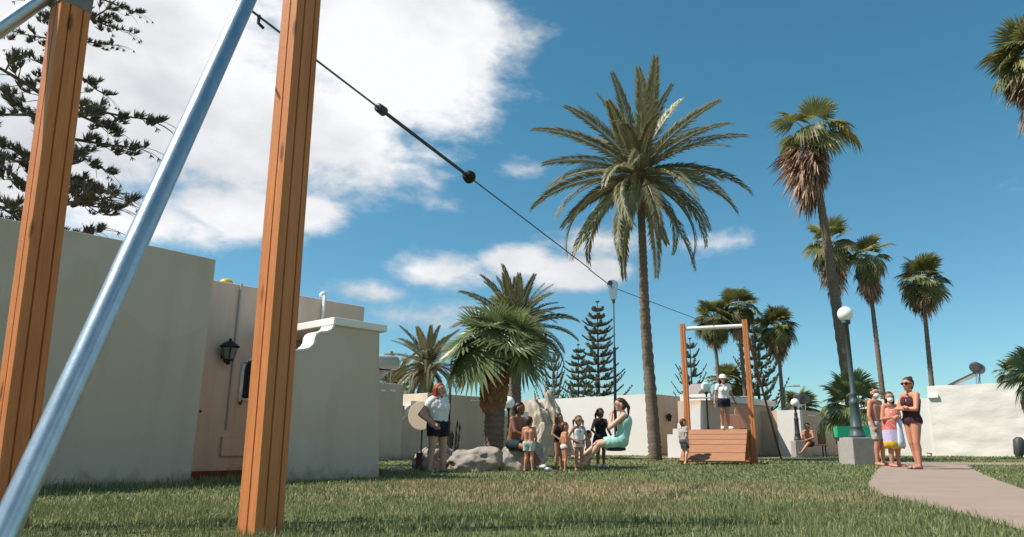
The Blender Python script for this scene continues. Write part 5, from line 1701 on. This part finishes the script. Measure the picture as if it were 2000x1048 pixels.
# rider on the disc seat
sp_ = seat_p
RH = 1.60
person(1203, 13.3, 0, -90, 'woman in mint dress riding the disc seat under the trolley', 'skin_light', dict(
    pelvis=(0, -.06, .075), waist=(0, -.085, .155), chest=(0, -.105, .285), neck=(0, -.085, .385), head=(0, -.055, .465), shR=(.095, -.09, .345), shL=(-.095, -.09, .345),
    elR=(.10, .06, .22), elL=(-.10, .07, .215), wrR=(.030, .045, .345), wrL=(-.030, .04, .36), hipR=(.048, -.03, .065), hipL=(-.048, -.03, .065), knR=(.055, .195, .045), knL=(-.05, .20, .03),
    anR=(.05, .40, -.115), anL=(-.045, .36, -.165), toR=(.055, .49, -.10), toL=(-.05, .45, -.17)),
    H=RH, loc=Vector((sp_.x, sp_.y, sp_.z + .015)), female=True, girth=1.12, limb=1.05, look=-82, hair=('pony', 'hair_brown'),
    clothes=[('dress', {'hips': ALL, 'belly': ALL, 'torso': ALL, 'yoke': (.15, .55), 'thigh': (0, .72)}, .017, 'mint')])
# girl with cap on the ramp deck
person(1417, 18.35, 731, 5, 'girl in white cap, white T-shirt and navy shorts standing on the ramp deck', 'skin_mid', dict(elR=(.155, -.02, .64), wrR=(.19, .03, .50), elL=(-.165, -.03, .64), wrL=(-.215, .0, .51), anR=(.05, -.01, .042), anL=(-.075, -.01, .042), toR=(.07, .08, .02), toL=(-.115, .07, .02)),
    loc=P(1417, 18.35, ZD), headk=1.05, female=True, hair=('half', 'hair_black'), extras=['cap'], clothes=[('t_shirt', TEE, .014, 'white_cloth'), ('shorts', {'hips': ALL, 'belly': (0, .6), 'thigh': (0, .45)}, .018, 'navy'), ('shoe', {'footR': ALL, 'calfR': (.9, 1)}, .011, 'shoe_white'), ('shoe', {'footL': ALL, 'calfL': (.9, 1)}, .011, 'shoe_white')])
# boy beside the ramp
person(1338, 17.2, 816, 120, 'boy in grey T-shirt walking at the left side of the ramp', 'skin_light', dict(elR=(.13, -.04, .61), wrR=(.12, .01, .48), knR=(.05, .04, .29), anR=(.055, -.03, .045), knL=(-.05, .03, .285), anL=(-.055, .05, .042), toL=(-.06, .14, .02), toR=(.06, .06, .02)),
    headk=1.2, look=95, hair=('short', 'hair_auburn'), clothes=[('t_shirt', TEE, .018, 'grey_cloth'), ('shorts', {'hips': ALL, 'belly': (0, .5), 'thigh': (0, .7)}, .020, 'dark_check')])
# person on the bench
person(1583, 28.5, 0, -40, 'person with bare top and dark skirt sitting on the bench by the far bungalow', 'skin_red', dict(
    pelvis=(0, 0, .31), waist=(0, .02, .39), chest=(0, .04, .52), neck=(0, .05, .61), head=(0, .075, .695), shR=(.10, .045, .58), shL=(-.10, .045, .58), elR=(.14, .08, .44), elL=(-.14, .08, .44), wrR=(.06, .18, .40), wrL=(-.04, .18, .40),
    hipR=(.05, .03, .30), hipL=(-.05, .03, .30), knR=(.10, .25, .29), knL=(-.07, .25, .31), anR=(.12, .24, .05), anL=(.06, .36, .12), toR=(.14, .33, .02), toL=(.08, .44, .10)),
    H=1.66, loc=bc, look=-60, hair=('short', 'hair_black'), clothes=[('skirt', {'hips': ALL, 'belly': (0, .4), 'thigh': (0, .85)}, .018, 'plum')])
# group on the path
person(1722, 16.4, 755, 30, 'bare-chested man with white face mask behind the woman in the towel', 'skin_red', dict(elR=(.15, .0, .63), wrR=(.135, .045, .49)), girth=1.1, limb=1.05, look=15, hair=('short', 'hair_black'), extras=['mask'],
    clothes=[('trunks', {'hips': ALL, 'belly': (0, .4), 'thigh': (0, .8)}, .016, 'grey_cloth')])
person(1751, 15.5, 764, 18, 'woman with face mask wrapped in a red, lilac and yellow towel', 'skin_red', dict(elR=(.150, .0, .63), wrR=(.04, .115, .66), elL=(-.145, .0, .63), wrL=(.035, .12, .64)), girth=1.2, limb=1.1, look=-8, female=True, hair=('half', 'hair_brown'), extras=['mask',
    ('loft', 'towel', 'towel', [(.765, .105, .095, .008), (.70, .120, .110, .008), (.58, .122, .112, .0), (.45, .125, .115, -.005), (.33, .128, .118, 0), (.245, .124, .116, 0)]), ('loft', 'towel_edge', 'towel_blue', [(.66, .018, .012, .125), (.5, .03, .02, .135), (.34, .045, .025, .14), (.27, .05, .03, .14)])])
person(1793, 14.15, 736, -72, 'tall woman in dark swimsuit and sunglasses with folded arms on the path', 'skin_red', dict(
    elR=(.135, .05, .655), wrR=(-.02, .115, .665), elL=(-.135, .06, .645), wrL=(.04, .13, .65), anR=(.045, -.05, .042), anL=(-.055, .02, .042), toR=(.06, .045, .02), toL=(-.07, .115, .02), knR=(.05, -.005, .285), knL=(-.052, .03, .285)),
    girth=1.08, limb=1.06, look=-62, female=True, hair=('bun', 'hair_brown'), extras=['sunglasses', 'flipflops'], clothes=[('swimsuit', {'hips': ALL, 'belly': ALL, 'torso': ALL, 'thigh': (0, .10), 'yoke': (.3, .6)}, .010, 'plum')])
